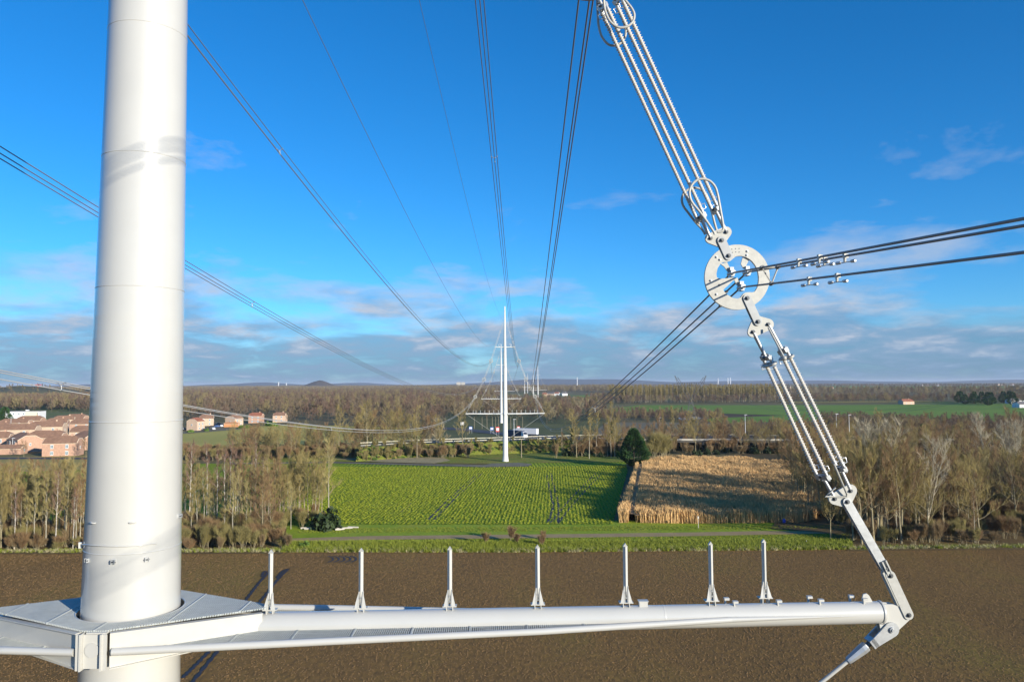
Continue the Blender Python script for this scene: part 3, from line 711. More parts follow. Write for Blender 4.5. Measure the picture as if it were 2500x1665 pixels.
# tractor ruts in the bare soil and tramlines in the crop
RUTS = []
def rut(name, pix, w, z, m):
    P = [G(*c, z) for c in pix]; P = smooth_path(P, 24); RUTS.append(P); a = []; b = []
    for i, p in enumerate(P):
        d = P[min(i+1, len(P)-1)]-P[max(i-1, 0)]; d.normalize(); n = V((-d.y, d.x, 0))*w/2*(1+.3*math.sin(i*1.7)); a.append(p+n); b.append(p-n)
    n = len(P); g = MB().add(a+b, [(i, i+n, i+1+n, i+1) for i in range(n-1)]); o = g.build(name, m)
    if o.data.polygons[0].normal.z < 0: o.data.flip_normals()
    return tag(o, kind='structure')
for pix in ([(445, 1654), (500, 1600), (560, 1535), (595, 1472), (630, 1425), (652, 1400), (648, 1396)], [(445, 1612), (480, 1580), (540, 1510), (600, 1440), (640, 1400), (656, 1395)][:0] or [(440, 1700), (530, 1590), (600, 1505), (640, 1462), (680, 1412), (705, 1388)],
            [(640, 1408), (644, 1396), (656, 1392)], [(676, 1410), (690, 1394), (704, 1388)]):
    rut('tyre_track', pix, .42, .15, 'wet_soil')
for k in range(5): rut('tyre_track', [(800+k*14, 1357), (812+k*14, 1361), (812+k*14, 1367), (800+k*14, 1372)], .3, .13, 'wet_soil')
for pix in ([(1337, 1275), (1350, 1235), (1342, 1195), (1335, 1160)], [(1362, 1275), (1364, 1235), (1353, 1190), (1345, 1155)], [(1345, 1275), (1395, 1215), (1455, 1155)], [(1362, 1277), (1410, 1218), (1465, 1160)],
            [(1045, 1268), (1100, 1215), (1168, 1155)], [(1060, 1268), (1112, 1215), (1176, 1156)], [(980, 1250), (1005, 1228)]):
    rut('tramline', pix, .5, .12, 'wet_soil')

# ------------------------------------------------------------------ trees
mat('bark', (.34, .29, .17), .9, 0, .35, 2.5, bump=.4); mat('bark_dark', (.12, .095, .065), .9, 0, .35, 2)
mat('bark_birch', (.66, .62, .53), .7, 0, 0, 3, (.20, .16, .12)); mat('bark_pale', (.44, .40, .30), .8, 0, .3, 2)
mat('twig_olive', (.36, .285, .105), .9, 0, .35, .5); mat('twig_brown', (.30, .19, .09), .9, 0, .35, .5)
mat('twig_red', (.27, .165, .115), .9, 0, .3, .5); mat('twig_pale', (.50, .44, .31), .9, 0, .3, .5); mat('twig_yellow', (.42, .35, .14), .9, 0, .3, .5)
mat('far_olive', (.29, .235, .11), .9, 0, .3, .3); mat('far_brown', (.24, .18, .11), .9, 0, .3, .3); mat('far_grey', (.19, .145, .10), .9, 0, .3, .3); mat('far_red', (.21, .135, .095), .9, 0, .3, .3); mat('far_pale', (.34, .29, .18), .9, 0, .3, .3)
mat('bush_brown', (.31, .22, .11), .95, 0, .4, .6); mat('bush_olive', (.33, .28, .10), .95, 0, .4, .5)
mat('needle', (.035, .10, .02), .8, 0, .45, .9); mat('ivy', (.035, .065, .015), .7, 0, .5, .8); mat('leaf_green', (.14, .24, .03), .8, 0, .5, .6)
def tri_twig(b, p, q, r):
    d = (q-p).normalized(); a = d.cross(V((.3, .2, .9))).normalized(); c = d.cross(a)
    b.add([p+a*r, p-a*r*.5+c*r*.87, p-a*r*.5-c*r*.87, q], [(0, 1, 3), (1, 2, 3), (2, 0, 3)])
def rv(R): 
    while True:
        v = V((R.uniform(-1, 1), R.uniform(-1, 1), R.uniform(-1, 1)))
        if .05 < v.length < 1: return v.normalized()
def make_tree(seed, H, r0, spread, m_trunk, m_twig, first=.3, nb=14, nsub=7, ntw=9, up=.55, tr=.018, wig=.35, stems=1, fork=0., single=False, tl=1., ivy=0):
    R = random.Random(seed); T = MB(); K = MB(); I = MB()
    if single: K = T
    for st in range(stems):
        ang0 = R.uniform(0, 6.28); lean = V((math.cos(ang0), math.sin(ang0), 0))*(0 if stems == 1 else R.uniform(.1, .28)*H)
        P = []; o = V((0, 0, 0)) if stems == 1 else V((math.cos(ang0), math.sin(ang0), 0))*R.uniform(.1, .5); off = V((0, 0, 0)); n = 9
        for i in range(n+1):
            u = i/n; off = off+V((R.uniform(-1, 1), R.uniform(-1, 1), 0))*wig*.35; P.append(o+off*u+lean*u**1.3+V((0, 0, H*u*(R.uniform(.85, 1) if stems > 1 and i == n else 1))))
        P[0].z = -.3; rs = [r0*(1-.9*(i/n)**.9)*(1.25 if i == 0 else 1) for i in range(n+1)]
        if single: T.cur = 0
        T.tube(P, rs, 6, cap=False)
        def at(u): x = u*n; i = min(int(x), n-1); return P[i].lerp(P[i+1], x-i)
        for bi in range(nb):
            u = first+(1-first)*((bi+R.random())/nb)*.97; p = at(u); az = bi*2.4+R.uniform(-.5, .5)
            L = spread*(1-.5*(u-first)/(1-first))*R.uniform(.7, 1.15); e = up+R.uniform(-.15, .25)+.4*(u-first)
            d = V((math.cos(az), math.sin(az), e*1.4)).normalized(); q = p; pts = [p]
            for k in range(4):
                d = (d+V((0, 0, .12))+rv(R)*.22).normalized(); q = q+d*L/4; pts.append(q)
            rb = max(r0*.42*(1-u*.75), .016)
            T.cur = 0; T.tube(pts, [rb, rb*.8, rb*.6, rb*.4, rb*.15], 4, cap=False)
            if single: T.cur = 1
            for si in range(nsub):
                w = .25+.75*(si+R.random())/nsub; x = w*4; i = min(int(x), 3); sp = pts[i].lerp(pts[i+1], min(x-i, 1))
                dd = (d*.8+rv(R)*.65+V((0, 0, .35))).normalized(); sl_ = L*.42*R.uniform(.6, 1.1); mid = sp+dd*sl_*.55+rv(R)*.08*sl_; en = mid+(dd+rv(R)*.35+V((0, 0, .15))).normalized()*sl_*.5
                K.tube([sp, mid, en], [rb*.42+.004, rb*.28+.003, .004], 3, cap=False)
                for tw in range(ntw):
                    f = R.uniform(.15, 1); s_ = sp.lerp(mid, f*2) if f < .5 else mid.lerp(en, f*2-1)
                    tri_twig(K, s_, s_+(dd*.9+rv(R)*.6+V((0, 0, .3))).normalized()*R.uniform(.4, 1.3)*tl, tr*R.uniform(.7, 1.2))
        if ivy:
            for _ in range(ivy):
                u = R.random()**1.3*.62; p = at(u)+V((R.gauss(0, .32), R.gauss(0, .32), R.gauss(0, .2))); s_ = .16; a = rv(R)*s_; c = a.cross(rv(R)).normalized()*s_
                I.add([p-a-c, p+a-c, p+a+c, p-a+c], [(0, 1, 2, 3)])
    return T, K, I, (m_trunk, m_twig)
HID = []
def proto(name, T, K, I, ms, single=False):
    if single:
        me = T.build(name, [ms[0], ms[1]], None, local=True).data; o = [x for x in bpy.data.objects if x.data == me][0]; bpy.data.objects.remove(o); return ('S', name, me)
    parts = []
    for nm_, b_, m_ in (('trunk', T, ms[0]), ('crown', K, ms[1])) + ((('ivy', I, 'ivy'),) if I.v else ()):
        o = b_.build(nm_, m_, None, local=True); parts.append((nm_, o.data)); bpy.data.objects.remove(o)
    return ('P', name, parts)
def plant(pr, p, rz, sc, label, group=None, cat='tree', name=None):
    if pr[0] == 'S':
        o = bpy.data.objects.new(name or pr[1], pr[2]); C.objects.link(o); o.location = p; o.rotation_euler = (0, 0, rz); o.scale = (sc, sc, sc); return tag(o, label, cat, group)
    r = thing(name or pr[1], label, cat, p, group, rz); r.scale = (sc, sc, sc) if not isinstance(sc, tuple) else sc
    for nm_, me in pr[2]:
        o = bpy.data.objects.new(nm_, me); C.objects.link(o); o.parent = r
    return r
PT = {}
for i in range(3):
    PT[f'birch{i}'] = proto('birch_tree', *make_tree(20+i, 15, .15, 1.7, 'bark_birch', 'twig_red', .42, 17, 5, 8, 1.0, .014, .3))
for i in range(4):
    PT[f'bare{i}'] = proto('bare_tree', *make_tree(40+i, 13, .17, 3.6, 'bark', ('twig_olive', 'twig_brown')[i % 2], .22, 18, 8, 13, .75, .018, .5))
for i in range(3):
    PT[f'thin{i}'] = proto('bare_tree', *make_tree(60+i, 12.5, .12, 1.9, 'bark_pale', ('twig_olive', 'twig_yellow', 'twig_brown')[i], .34, 15, 6, 10, 1.0, .016, .6))
for i in range(3):
    PT[f'round{i}'] = proto('bare_tree', *make_tree(70+i, 11.5, .17, 5.2, 'bark', ('twig_olive', 'twig_brown', 'twig_olive')[i], .28, 18, 8, 13, .42, .017, .8))
PT['white0'] = proto('bare_tree', *make_tree(81, 14, .2, 5.2, 'bark_pale', 'twig_pale', .15, 18, 8, 14, .8, .02, .8, stems=3))
PT['white1'] = proto('bare_tree', *make_tree(83, 15, .17, 4.2, 'bark_pale', 'twig_pale', .3, 14, 7, 8, .7, .018, .9, stems=2))
PT['ivy0'] = proto('ivy_clad_tree', *make_tree(91, 14, .2, 3, 'bark', 'twig_olive', .4, 14, 6, 8, .7, .018, .4, ivy=900))
PT['big0'] = proto('bare_tree', *make_tree(95, 17, .28, 5, 'bark', 'twig_olive', .3, 20, 8, 10, .6, .02, .6))
PT['small0'] = proto('young_tree', *make_tree(98, 6.2, .12, 2.9, 'bark', 'twig_olive', .38, 16, 7, 9, .45, .013, .2, tl=.8))
for i in range(3):
    PT[f'shrub{i}'] = proto('shrub', *make_tree(120+i, 2.9, .035, 1.0, 'bark', ('bush_brown', 'bush_olive', 'twig_brown')[i], .2, 8, 5, 9, 1.5, .013, .7, stems=7, single=True), single=True)
for i in range(5):
    PT[f'far{i}'] = proto('distant_tree', *make_tree(140+i, 12.5, .16, 5.6, ('bark_dark', 'bark_dark', 'bark_dark', 'bark_dark', 'bark')[i], ('far_olive', 'far_brown', 'far_grey', 'far_red', 'far_pale')[i], .14, 15, 6, 8, .38, .07, .5, single=True, tl=1.8), single=True)
for i, kw in enumerate(((71, 11.5, .17, 5.0, 'bark', 'twig_olive', .28, 18, 8, 11, .45, .017, .8), (72, 12, .16, 4.2, 'bark', 'twig_brown', .25, 18, 8, 11, .6, .017, .6), (73, 12.5, .12, 2.3, 'bark_pale', 'twig_olive', .34, 15, 6, 10, .9, .016, .6))):
    PT[f'mid{i}'] = proto('bare_tree', *make_tree(*kw, single=True), single=True)
PT['poplar'] = proto('poplar_tree', *make_tree(160, 24, .22, 2.6, 'bark_pale', 'twig_olive', .35, 20, 4, 8, 1.3, .06, .2, single=True, tl=2.2), single=True)
# conifer
def conifer(seed, H, rad, n, m='needle', lo=.02):
    R = random.Random(seed); T = MB().tube([V((0, 0, -.3)), V((0, 0, H*.9))], [.3, .05], 6); K = MB()
    lob = [(R.uniform(0, 6.28), R.uniform(.05, .92), R.uniform(.75, 1.18)) for _ in range(90)]
    for i in range(n):
        a0, h0, rr = lob[i % 90]; h = min(max(h0+R.gauss(0, .035), lo), .995); prof = (math.sin(min(h/.30, 1)*PI/2)**.7*.95+.05) * (1-max(0, h-.30)/.70)**.72
        a = a0+R.gauss(0, .28); r_ = rad*prof*rr*R.uniform(.72, 1.03); p = V((math.cos(a)*r_, math.sin(a)*r_, H*h+.1))
        d = V((math.cos(a), math.sin(a), R.uniform(.2, 1.1))).normalized(); s_ = R.uniform(.35, .75); w = d.cross(rv(R)).normalized()*s_*.22
        K.add([p-w, p+w, p+d*s_+w*.4, p+d*s_*1.1-w*.4], [(0, 1, 2, 3)])
    return proto('conifer_tree', T, K, MB(), ('bark_dark', m))
PT['conifer'] = conifer(5, 12.6, 4.6, 15000)
PT['pine'] = conifer(6, 9, 3.2, 2500)
# broad evergreen bush
def bush(seed, n, m, rad=1., H=1.2, leaf=.16):
    R = random.Random(seed); K = MB()
    for i in range(n):
        v = rv(R); v.z = abs(v.z); p = V((v.x*rad, v.y*rad, v.z*H))*R.uniform(.55, 1)*(1+.25*math.sin(v.x*5+v.y*4)); a = rv(R)*leaf; c = a.cross(rv(R)).normalized()*leaf
        K.add([p-a-c, p+a-c, p+a+c, p-a+c], [(0, 1, 2, 3)])
    o = K.build('bush', m, None, local=True); me = o.data; bpy.data.objects.remove(o); return ('S', 'bush', me)
PT['green_bush'] = bush(1, 500, 'leaf_green', 1.3, 1.3); PT['dark_bush'] = bush(2, 500, 'ivy', 1.4, 1.6)
# ------------------------------------------------------------------ scatter helpers
def inpoly(x, y, P):
    c = False; j = len(P)-1
    for i in range(len(P)):
        if (P[i][1] > y) != (P[j][1] > y) and x < (P[j][0]-P[i][0])*(y-P[i][1])/(P[j][1]-P[i][1])+P[i][0]: c = not c
        j = i
    return c
def scatter(pix, n, seed, mind=0., world=False):
    R = random.Random(seed); P = [(G(*c).x, G(*c).y) for c in pix] if not world else pix
    x0, x1 = min(p[0] for p in P), max(p[0] for p in P); y0, y1 = min(p[1] for p in P), max(p[1] for p in P); out = []; tries = 0
    while len(out) < n and tries < n*60:
        tries += 1; x, y = R.uniform(x0, x1), R.uniform(y0, y1)
        if not inpoly(x, y, P): continue
        if mind and any((x-a)**2+(y-b)**2 < mind*mind for a, b in out[-250:]): continue
        out.append((x, y))
    return out
def stuff(name, label, cat, pts, protos, smin, smax, seed=1, zoff=0.):
    me = bpy.data.meshes.new(name); me.from_pydata([(x, y, (q[0] if q else 0)+zoff) for x, y, *q in pts], [], []); o = bpy.data.objects.new(name, me); C.objects.link(o)
    g = bpy.data.node_groups.new(name, 'GeometryNodeTree'); g.interface.new_socket('Geometry', in_out='INPUT', socket_type='NodeSocketGeometry'); g.interface.new_socket('Geometry', in_out='OUTPUT', socket_type='NodeSocketGeometry')
    gi, go = g.nodes.new('NodeGroupInput'), g.nodes.new('NodeGroupOutput'); ip = g.nodes.new('GeometryNodeInstanceOnPoints'); j = g.nodes.new('GeometryNodeJoinGeometry')
    for s_ in protos:
        oi = g.nodes.new('GeometryNodeObjectInfo'); oi.inputs['Object'].default_value = s_; oi.inputs['As Instance'].default_value = True; g.links.new(oi.outputs['Geometry'], j.inputs[0])
    def rn(a, b, t='FLOAT', sd=0):
        r = g.nodes.new('FunctionNodeRandomValue'); r.data_type = t; r.inputs['Seed'].default_value = sd+seed
        k = {'FLOAT': (2, 3), 'INT': (4, 5), 'FLOAT_VECTOR': (0, 1)}[t]; r.inputs[k[0]].default_value = a; r.inputs[k[1]].default_value = b
        return r.outputs[{'FLOAT': 1, 'INT': 2, 'FLOAT_VECTOR': 0}[t]]
    g.links.new(gi.outputs[0], ip.inputs['Points']); g.links.new(j.outputs[0], ip.inputs['Instance']); ip.inputs['Pick Instance'].default_value = True
    g.links.new(rn(0, max(len(protos)-1, 0), 'INT', 1), ip.inputs['Instance Index'])
    g.links.new(rn((-.05, -.05, 0), (.05, .05, 6.28), 'FLOAT_VECTOR', 2), ip.inputs['Rotation']); g.links.new(rn((smin,)*3, (smax,)*3, 'FLOAT_VECTOR', 3), ip.inputs['Scale'])
    g.links.new(ip.outputs[0], go.inputs[0]); md = o.modifiers.new('nodes', 'NODES'); md.node_group = g
    return tag(o, label, cat, kind='stuff')
# ------------------------------------------------------------------ special trees, one by one
def TP(px, py): p = G(px, py); return V((p.x, p.y, 0))
def hs(py_base, py_top, Hp):               # scale from the drawn height
    Y = G(1250, py_base).y; return (py_base-py_top)*Y/F/Hp
plant(PT['conifer'], TP(1548, 1140), .3, hs(1140, 1046, 12.9), 'dense dark green conifer at the corner between crop field and tan reeds', cat='conifer')
plant(PT['pine'], TP(2256, 1075), 1, .9, 'small dark evergreen among the brown trees right of the string', cat='conifer')
plant(PT['small0'], TP(2028, 1317), 2, 1.12, 'small bare round-headed tree alone on the mown verge at right')
plant(PT['white0'], TP(2150, 1300), .6, 1.3, 'spreading tree with many pale forking limbs right of the insulator string')
plant(PT['white1'], TP(2260, 1306), 1.9, 1.12, 'tall crooked white-stemmed tree right of the spreading pale tree')
plant(PT['white1'], TP(2420, 1165), .2, 1.15, 'pale bare tree leaning above the brown thicket near the right edge')
plant(PT['white0'], TP(2470, 1155), 2.2, 1.0, 'pale many-branched tree behind the thicket at the right edge')
plant(PT['big0'], TP(1130, 1110), .4, .95, 'tallest bare tree left of the far pylon', 'trees along the road bank')
plant(PT['thin1'], TP(802, 1283), .4, 1.3, 'yellowish crooked bare tree at the left corner of the crop field')
for k, (px, py, top) in enumerate([(462, 1285, 1080), (504, 1288, 1090), (529, 1288, 1105), (548, 1290, 1098), (561, 1289, 1088), (575, 1287, 1105), (585, 1289, 1112), (622, 1262, 1085), (612, 1258, 1118), (640, 1256, 1118)]):
    plant(PT[f'birch{k%3}'], TP(px, py), k*1.3, hs(py, top, 15.3), 'white-barked birch in the stand just right of the mast', 'birches right of the mast')
for k, (px, py, top) in enumerate([(135, 1340, 1150), (35, 1342, 1190), (178, 1342, 1200)]):
    plant(PT[f'birch{k%3}'], TP(px, py), k*2.1, hs(py, top, 15.3), 'white-barked birch in the wood left of the mast', 'birches left of the mast')
# wood left of the mast, wood right, belts
def wood(pix, n, seed, keys, top, label, group, mind=2.2, var=.25):
    R = random.Random(seed+1)
    for x, y in scatter(pix, n, seed, mind):
        plant(PT[R.choice(keys)], V((x, y, 0)), R.uniform(0, 6.28), top*R.uniform(1-var, 1+var*.6), label, group)
wood([(-120, 1342), (215, 1342), (215, 1285), (-150, 1285)], 62, 3, ['thin0', 'thin1', 'thin2', 'bare0', 'bare2'], .95, 'bare thin tree in the wood at the left edge', 'trees of the left wood')
wood([(430, 1338), (640, 1335), (730, 1290), (640, 1272), (430, 1290)], 16, 5, ['thin0', 'thin1', 'bare1'], .85, 'low bare tree in the thicket right of the mast', 'trees of the near thicket')
wood([(640, 1290), (790, 1283), (800, 1240), (640, 1235)], 20, 8, ['round2', 'bare2', 'thin1', 'thin0', 'round0'], .85, 'olive bare tree between birches and crop field', 'trees beside the crop field', 1.5)
wood([(2090, 1325), (2560, 1326), (2700, 1220), (2600, 1230), (2040, 1220), (2000, 1240)], 66, 11, ['bare0', 'round1', 'round0', 'round2', 'bare3', 'thin0', 'thin2', 'round1'], .95, 'bare tree in the wide brown wood at the right', 'trees of the right wood', 2.0)
wood([(1990, 1290), (2060, 1310), (2080, 1230), (1960, 1180), (1900, 1170)], 16, 12, ['round0', 'round1', 'round2'], 1.2, 'dark bare tree beside the reeds behind the string', 'trees beside the reeds', 2.5)
wood([(820, 1112), (1075, 1112), (1070, 1090), (860, 1092)], 24, 13, ['bare0', 'round0', 'round1', 'round2', 'big0'], 1.15, 'bare tree in the belt left of the far pylon', 'trees along the road bank', 3)
wood([(560, 1115), (820, 1117), (830, 1098), (600, 1100)], 16, 14, ['round1', 'round2', 'round0', 'bare0'], .8, 'bare tree below the meadow behind the birches', 'trees below the meadow', 3)
wood([(1365, 1122), (1500, 1122), (1510, 1100), (1370, 1102)], 11, 15, ['ivy0', 'round0', 'thin0', 'ivy0'], 1.2, 'bare tree with ivy in the clump right of the far pylon', 'clump left of the conifer', 2.5)
wood([(1610, 1105), (1960, 1110), (1960, 1092), (1620, 1090)], 16, 16, ['round0', 'round1', 'bare3', 'bare0'], 1.0, 'bare tree in the dark row between reeds and bridge', 'trees in front of the bridge', 3)
wood([(1960, 1110), (2650, 1120), (2650, 1085), (1960, 1078)], 12, 17, ['round1', 'bare3', 'round0'], 1.1, 'bare tree in the far part of the right wood', 'trees behind the right wood', 4)
plant(PT['poplar'], TP(1618, 1062), .3, .55, 'left one of two narrow upright poplars behind the bridge'); plant(PT['poplar'], TP(1640, 1062), .9, .62, 'right one of two narrow upright poplars behind the bridge')
wood([(2085, 1330), (2230, 1332), (2200, 1300), (2075, 1296)], 9, 19, ['round0', 'round1', 'round2'], 1.32, 'tall bare tree at the front corner of the right wood', 'front corner of the right wood', 2.5)
# undergrowth
def shrubs(pix, n, seed, keys, sc, label, group, mind=1.2):
    R = random.Random(seed)
    for x, y in scatter(pix, n, seed, mind): plant(PT[R.choice(keys)], V((x, y, 0)), R.uniform(0, 6.28), sc*R.uniform(.7, 1.25), label, group, 'shrub')
shrubs([(440, 1344), (650, 1344), (700, 1320), (660, 1298), (440, 1300)], 50, 21, ['shrub0', 'shrub1', 'shrub1', 'shrub2'], .95, 'brown leafless shrub at the field edge right of the mast', 'shrubs right of the mast', 1.)
shrubs([(690, 1298), (780, 1292), (780, 1262), (690, 1268)], 12, 22, ['shrub1', 'shrub2'], .9, 'olive shrub at the near left corner of the crop field', 'shrubs at the crop corner')
shrubs([(1150, 1338), (1340, 1338), (1340, 1318), (1150, 1318)], 5, 23, ['shrub2', 'shrub2'], .6, 'bare brown shrub on the green verge in the middle', 'shrubs on the verge', 2.5)
shrubs([(1575, 1128), (1625, 1128), (1630, 1112), (1580, 1115)], 6, 24, ['shrub1'], 2.1, 'olive shrub just right of the dark conifer', 'shrubs beside the conifer', 2)
E2=1
plant(PT['dark_bush'], TP(800, 1291), .3, 2.1, 'dark brush pile beside the logs left of the verge', cat='shrub', name='brush_pile')
src = {k: plant(PT[k], TP(*c), 0, s, lb, cat='tree') for k, c, s, lb in (
    ('far0', (1335, 1036), 1, 'olive bare tree on the plain right of the far pylon'), ('far1', (1120, 1030), 1, 'brown bare tree on the plain left of the far pylon'),
    ('far2', (710, 1038), .8, 'brown bare tree at the edge of the meadow by the houses'), ('far3', (1060, 1040), .9, 'reddish bare tree at the dark forest edge'), ('far4', (1072, 1098), .9, 'pale bare tree beside the road rail left of the far pylon'))}
def S_(*ks): return [src[k] for k in ks]
sh = {k: plant(PT[k], TP(*c), 0, s, lb, cat='shrub') for k, c, s, lb in (('shrub0', (2120, 1326), 1, 'brown shrub at the foot of the right wood'), ('shrub1', (40, 1338), 1, 'olive shrub at the foot of the left wood'),
      ('shrub2', (2300, 1322), 1, 'dull brown shrub under the wood near the right edge'), ('green_bush', (745, 1338), .8, 'low green leafy bush on the verge near its left end'), ('dark_bush', (1395, 1112), 1.2, 'dark ivy bush right of the far pylon'))}
stuff('brushwood', 'dense brown brushwood on the floor of the right wood', 'brushwood', scatter([(2080, 1335), (2600, 1334), (2800, 1180), (2600, 1100), (1960, 1120), (1960, 1200)], 1500, 31), [sh['shrub0'], sh['shrub2'], sh['shrub1']], .5, 1.1, 4)
stuff('brushwood', 'brown brushwood under the trees left of the mast', 'brushwood', scatter([(-200, 1346), (700, 1346), (690, 1300), (430, 1288), (-200, 1290)], 420, 32), [sh['shrub0'], sh['shrub1'], sh['shrub2']], .4, .9, 5)
stuff('brushwood', 'brushwood below the road bank and the meadow', 'brushwood', scatter([(430, 1126), (1150, 1118), (1150, 1098), (430, 1108)], 520, 33), [sh['shrub0'], sh['shrub1'], sh['shrub2']], .6, 1.3, 6)
stuff('brushwood', 'dark brushwood under the bridge', 'brushwood', scatter([(1340, 1120), (1600, 1112), (2000, 1108), (2600, 1108), (2600, 1072), (1480, 1090)], 900, 34), [sh['shrub0'], sh['shrub2'], sh['dark_bush']], .7, 1.6, 7)
# distant woods (far beyond the first trees): instances of the real trees above
src.update({k: plant(PT[k], TP(*c), 0, s, lb) for k, c, s, lb in (('mid0', (2200, 1318), 1.25, 'olive round-crowned bare tree at the front corner of the right wood'), ('mid1', (2118, 1300), 1.3, 'brown bare tree just behind the long steel link'), ('mid2', (655, 1300), 1.0, 'slim pale-trunked bare tree at the right end of the birches'))})
stuff('woodland', 'tangled interior of the right wood behind its front trees', 'wood', scatter([(2080, 1310), (2600, 1312), (2900, 1180), (2700, 1090), (1960, 1110), (1960, 1180), (2030, 1260)], 300, 141, 2.4), S_('mid0', 'mid1', 'mid2', 'mid1'), .6, .92, 141)
stuff('woodland', 'thin trees filling the stand between the birches and the crop field', 'wood', scatter([(430, 1292), (640, 1292), (790, 1282), (800, 1236), (430, 1240)], 34, 142, 2.), S_('mid2', 'mid2', 'mid0'), .65, 1.0, 142)
stuff('woodland', 'thin trees filling the wood left of the mast', 'wood', scatter([(-300, 1330), (215, 1330), (215, 1262), (-300, 1262)], 70, 143, 2.), S_('mid2', 'mid2', 'mid1'), .65, .95, 143)
stuff('woodland', 'tree belt along the road bank left of the far pylon', 'wood', scatter([(560, 1120), (1080, 1112), (1085, 1088), (860, 1084), (560, 1098)], 80, 144, 3.), S_('mid0', 'mid1', 'mid0'), .45, .95, 144)
stuff('woodland', 'dense trees in front of and under the bridge', 'wood', scatter([(1370, 1112), (1500, 1112), (1620, 1104), (2650, 1108), (2650, 1080), (1500, 1084)], 210, 145, 3.), S_('mid0', 'mid1', 'mid1'), .5, .9, 145)
def band(name, label, pix, n, keys, a, b, seed): return stuff(name, label, 'forest', scatter(pix, n, seed), S_(*keys), a, b, seed)
band('forest', 'wide leafless winter forest behind the meadow', [(420, 1030), (560, 1031), (720, 1031), (900, 1041), (1085, 1045), (1115, 1010), (1170, 985), (1230, 966), (1200, 958), (300, 958), (-60, 985), (-60, 1005), (220, 1006)], 7000, ['far0', 'far1', 'far2', 'far3'], .75, 1.15, 41)
band('forest', 'far leafless forest reaching the horizon on the left', [(-100, 985), (300, 958), (1200, 958), (1560, 958), (1500, 951), (700, 951), (-100, 956)], 9000, ['far0', 'far1', 'far2', 'far4'], .8, 1.3, 42)
band('forest', 'far leafless forest line below the horizon', [(-100, 956), (700, 951), (1500, 951), (1500, 945.5), (700, 946.5), (-100, 950)], 7000, ['far0', 'far1', 'far2'], 1., 1.5, 43)
band('tree_belt', 'belt of bare trees on the plain behind the far pylon', [(1110, 1010), (1180, 985), (1420, 985), (1480, 1000), (1470, 1014), (1380, 1040), (1330, 1030), (1240, 1022), (1120, 1030)], 420, ['far0', 'far1', 'far2', 'far3', 'far4'], .5, .95, 44)
band('tree_belt', 'belt of trees between the far fields', [(1440, 988), (1900, 984), (2500, 982), (2600, 978), (1900, 974), (1440, 972)], 1100, ['far1', 'far2', 'far3', 'far0'], .5, .85, 45)
band('tree_belt', 'brown tree belt crossing the right fields', [(2000, 1034), (2200, 1038), (2600, 1042), (2600, 1085), (2160, 1068), (2040, 1060)], 420, ['far1', 'far2', 'far3', 'far0'], .4, .62, 46)
band('tree_belt', 'dark scrub belt beside the pond', [(1430, 1014), (1640, 1018), (1760, 1018), (1760, 1030), (1480, 1031), (1430, 1025)], 220, ['far2', 'far3', 'far0'], .3, .6, 47)
band('tree_belt', 'scrub belt behind the bridge', [(1690, 1066), (2160, 1067), (2130, 1050), (1760, 1046), (1700, 1050)], 220, ['far0', 'far1', 'far2'], .25, .5, 48)
band('forest', 'bare woods on the right plain below the skyline', [(1500, 966), (2600, 968), (2600, 957), (1500, 955)], 1500, ['far1', 'far2', 'far0', 'far4'], .7, 1.25, 49)
band('forest', 'thin woods along the right skyline', [(1500, 945), (2600, 945), (2600, 940.5), (1500, 941)], 2000, ['far1', 'far2'], .7, 1.2, 50)
band('forest', 'bare wood at the left behind the houses', [(-60, 1003), (230, 1000), (230, 985), (-60, 985)], 500, ['far1', 'far2', 'far3', 'far0'], .8, 1.2, 51)
pop = plant(PT['poplar'], TP(1560, 985), .3, 1.0, 'first poplar of the plantation behind the green field')
stuff('poplar_plantation', 'regular poplar plantation with pale trunks behind the green field', 'plantation', [(G(1500, 984).x+i*7.5+rnd.uniform(-1, 1), G(1500, 984).y+j*9+rnd.uniform(-1, 1)+i*.9) for i in range(34) for j in range(6)], [pop], .85, 1.05, 52)
for x, y in scatter([(2320, 992), (2480, 990), (2480, 980), (2330, 980)], 16, 55, 9): plant(PT['pine'], V((x, y, 0)), x, 1.0+.7*abs(math.sin(x)), 'dark evergreen by the houses at the right edge', 'evergreens at the right edge', 'conifer')
# clods of the ploughed field
cl = MB(); R = random.Random(4)
for _ in range(1):
    c = V((0, 0, 0)); s_ = R.uniform(.06, .15)
    q = [c+V((math.cos(a)*s_*R.uniform(.7, 1.3), math.sin(a)*s_*R.uniform(.7, 1.3), 0)) for a in (0, 1.05, 2.1, 3.14, 4.2, 5.2)]; t_ = [c+(p_-c)*.55+V((0, 0, s_*R.uniform(.5, .9))) for p_ in q]
    cl.piece() if 0 else None; cl.add(q+t_, [(i, (i+1) % 6, (i+1) % 6+6, i+6) for i in range(6)]+[(6, 7, 8, 9, 10, 11)])
mat('clod', (.25, .15, .06), .95, 0, .5, .8)
cl.pc = []; cm = cl.build('soil_clod', 'clod', None, local=True); cm.location = TP(1000, 1400)+V((0, 0, .1)); tag(cm, 'clod of brown earth beside the wheel marks in the ploughed field', 'soil clod')
RUTB = set()
for ps_ in RUTS:
    for p_ in ps_:
        for i in (0, 1): RUTB.add((int(p_.x+i-.5), int(p_.y+i-.5)))
WF = [(p.x, p.y) for p in (G(-30, 1354), G(700, 1353), G(1250, 1353), G(2050, 1347), G(2530, 1342), G(2530, 1675), G(-30, 1675))]
stuff('soil_clods', 'loose clods covering the ploughed field', 'soil', [(x, y, .09) for x, y in scatter(WF, 75000, 91, 0, True) if (int(x), int(y)) not in RUTB], [cm], .35, 1.25, 91)
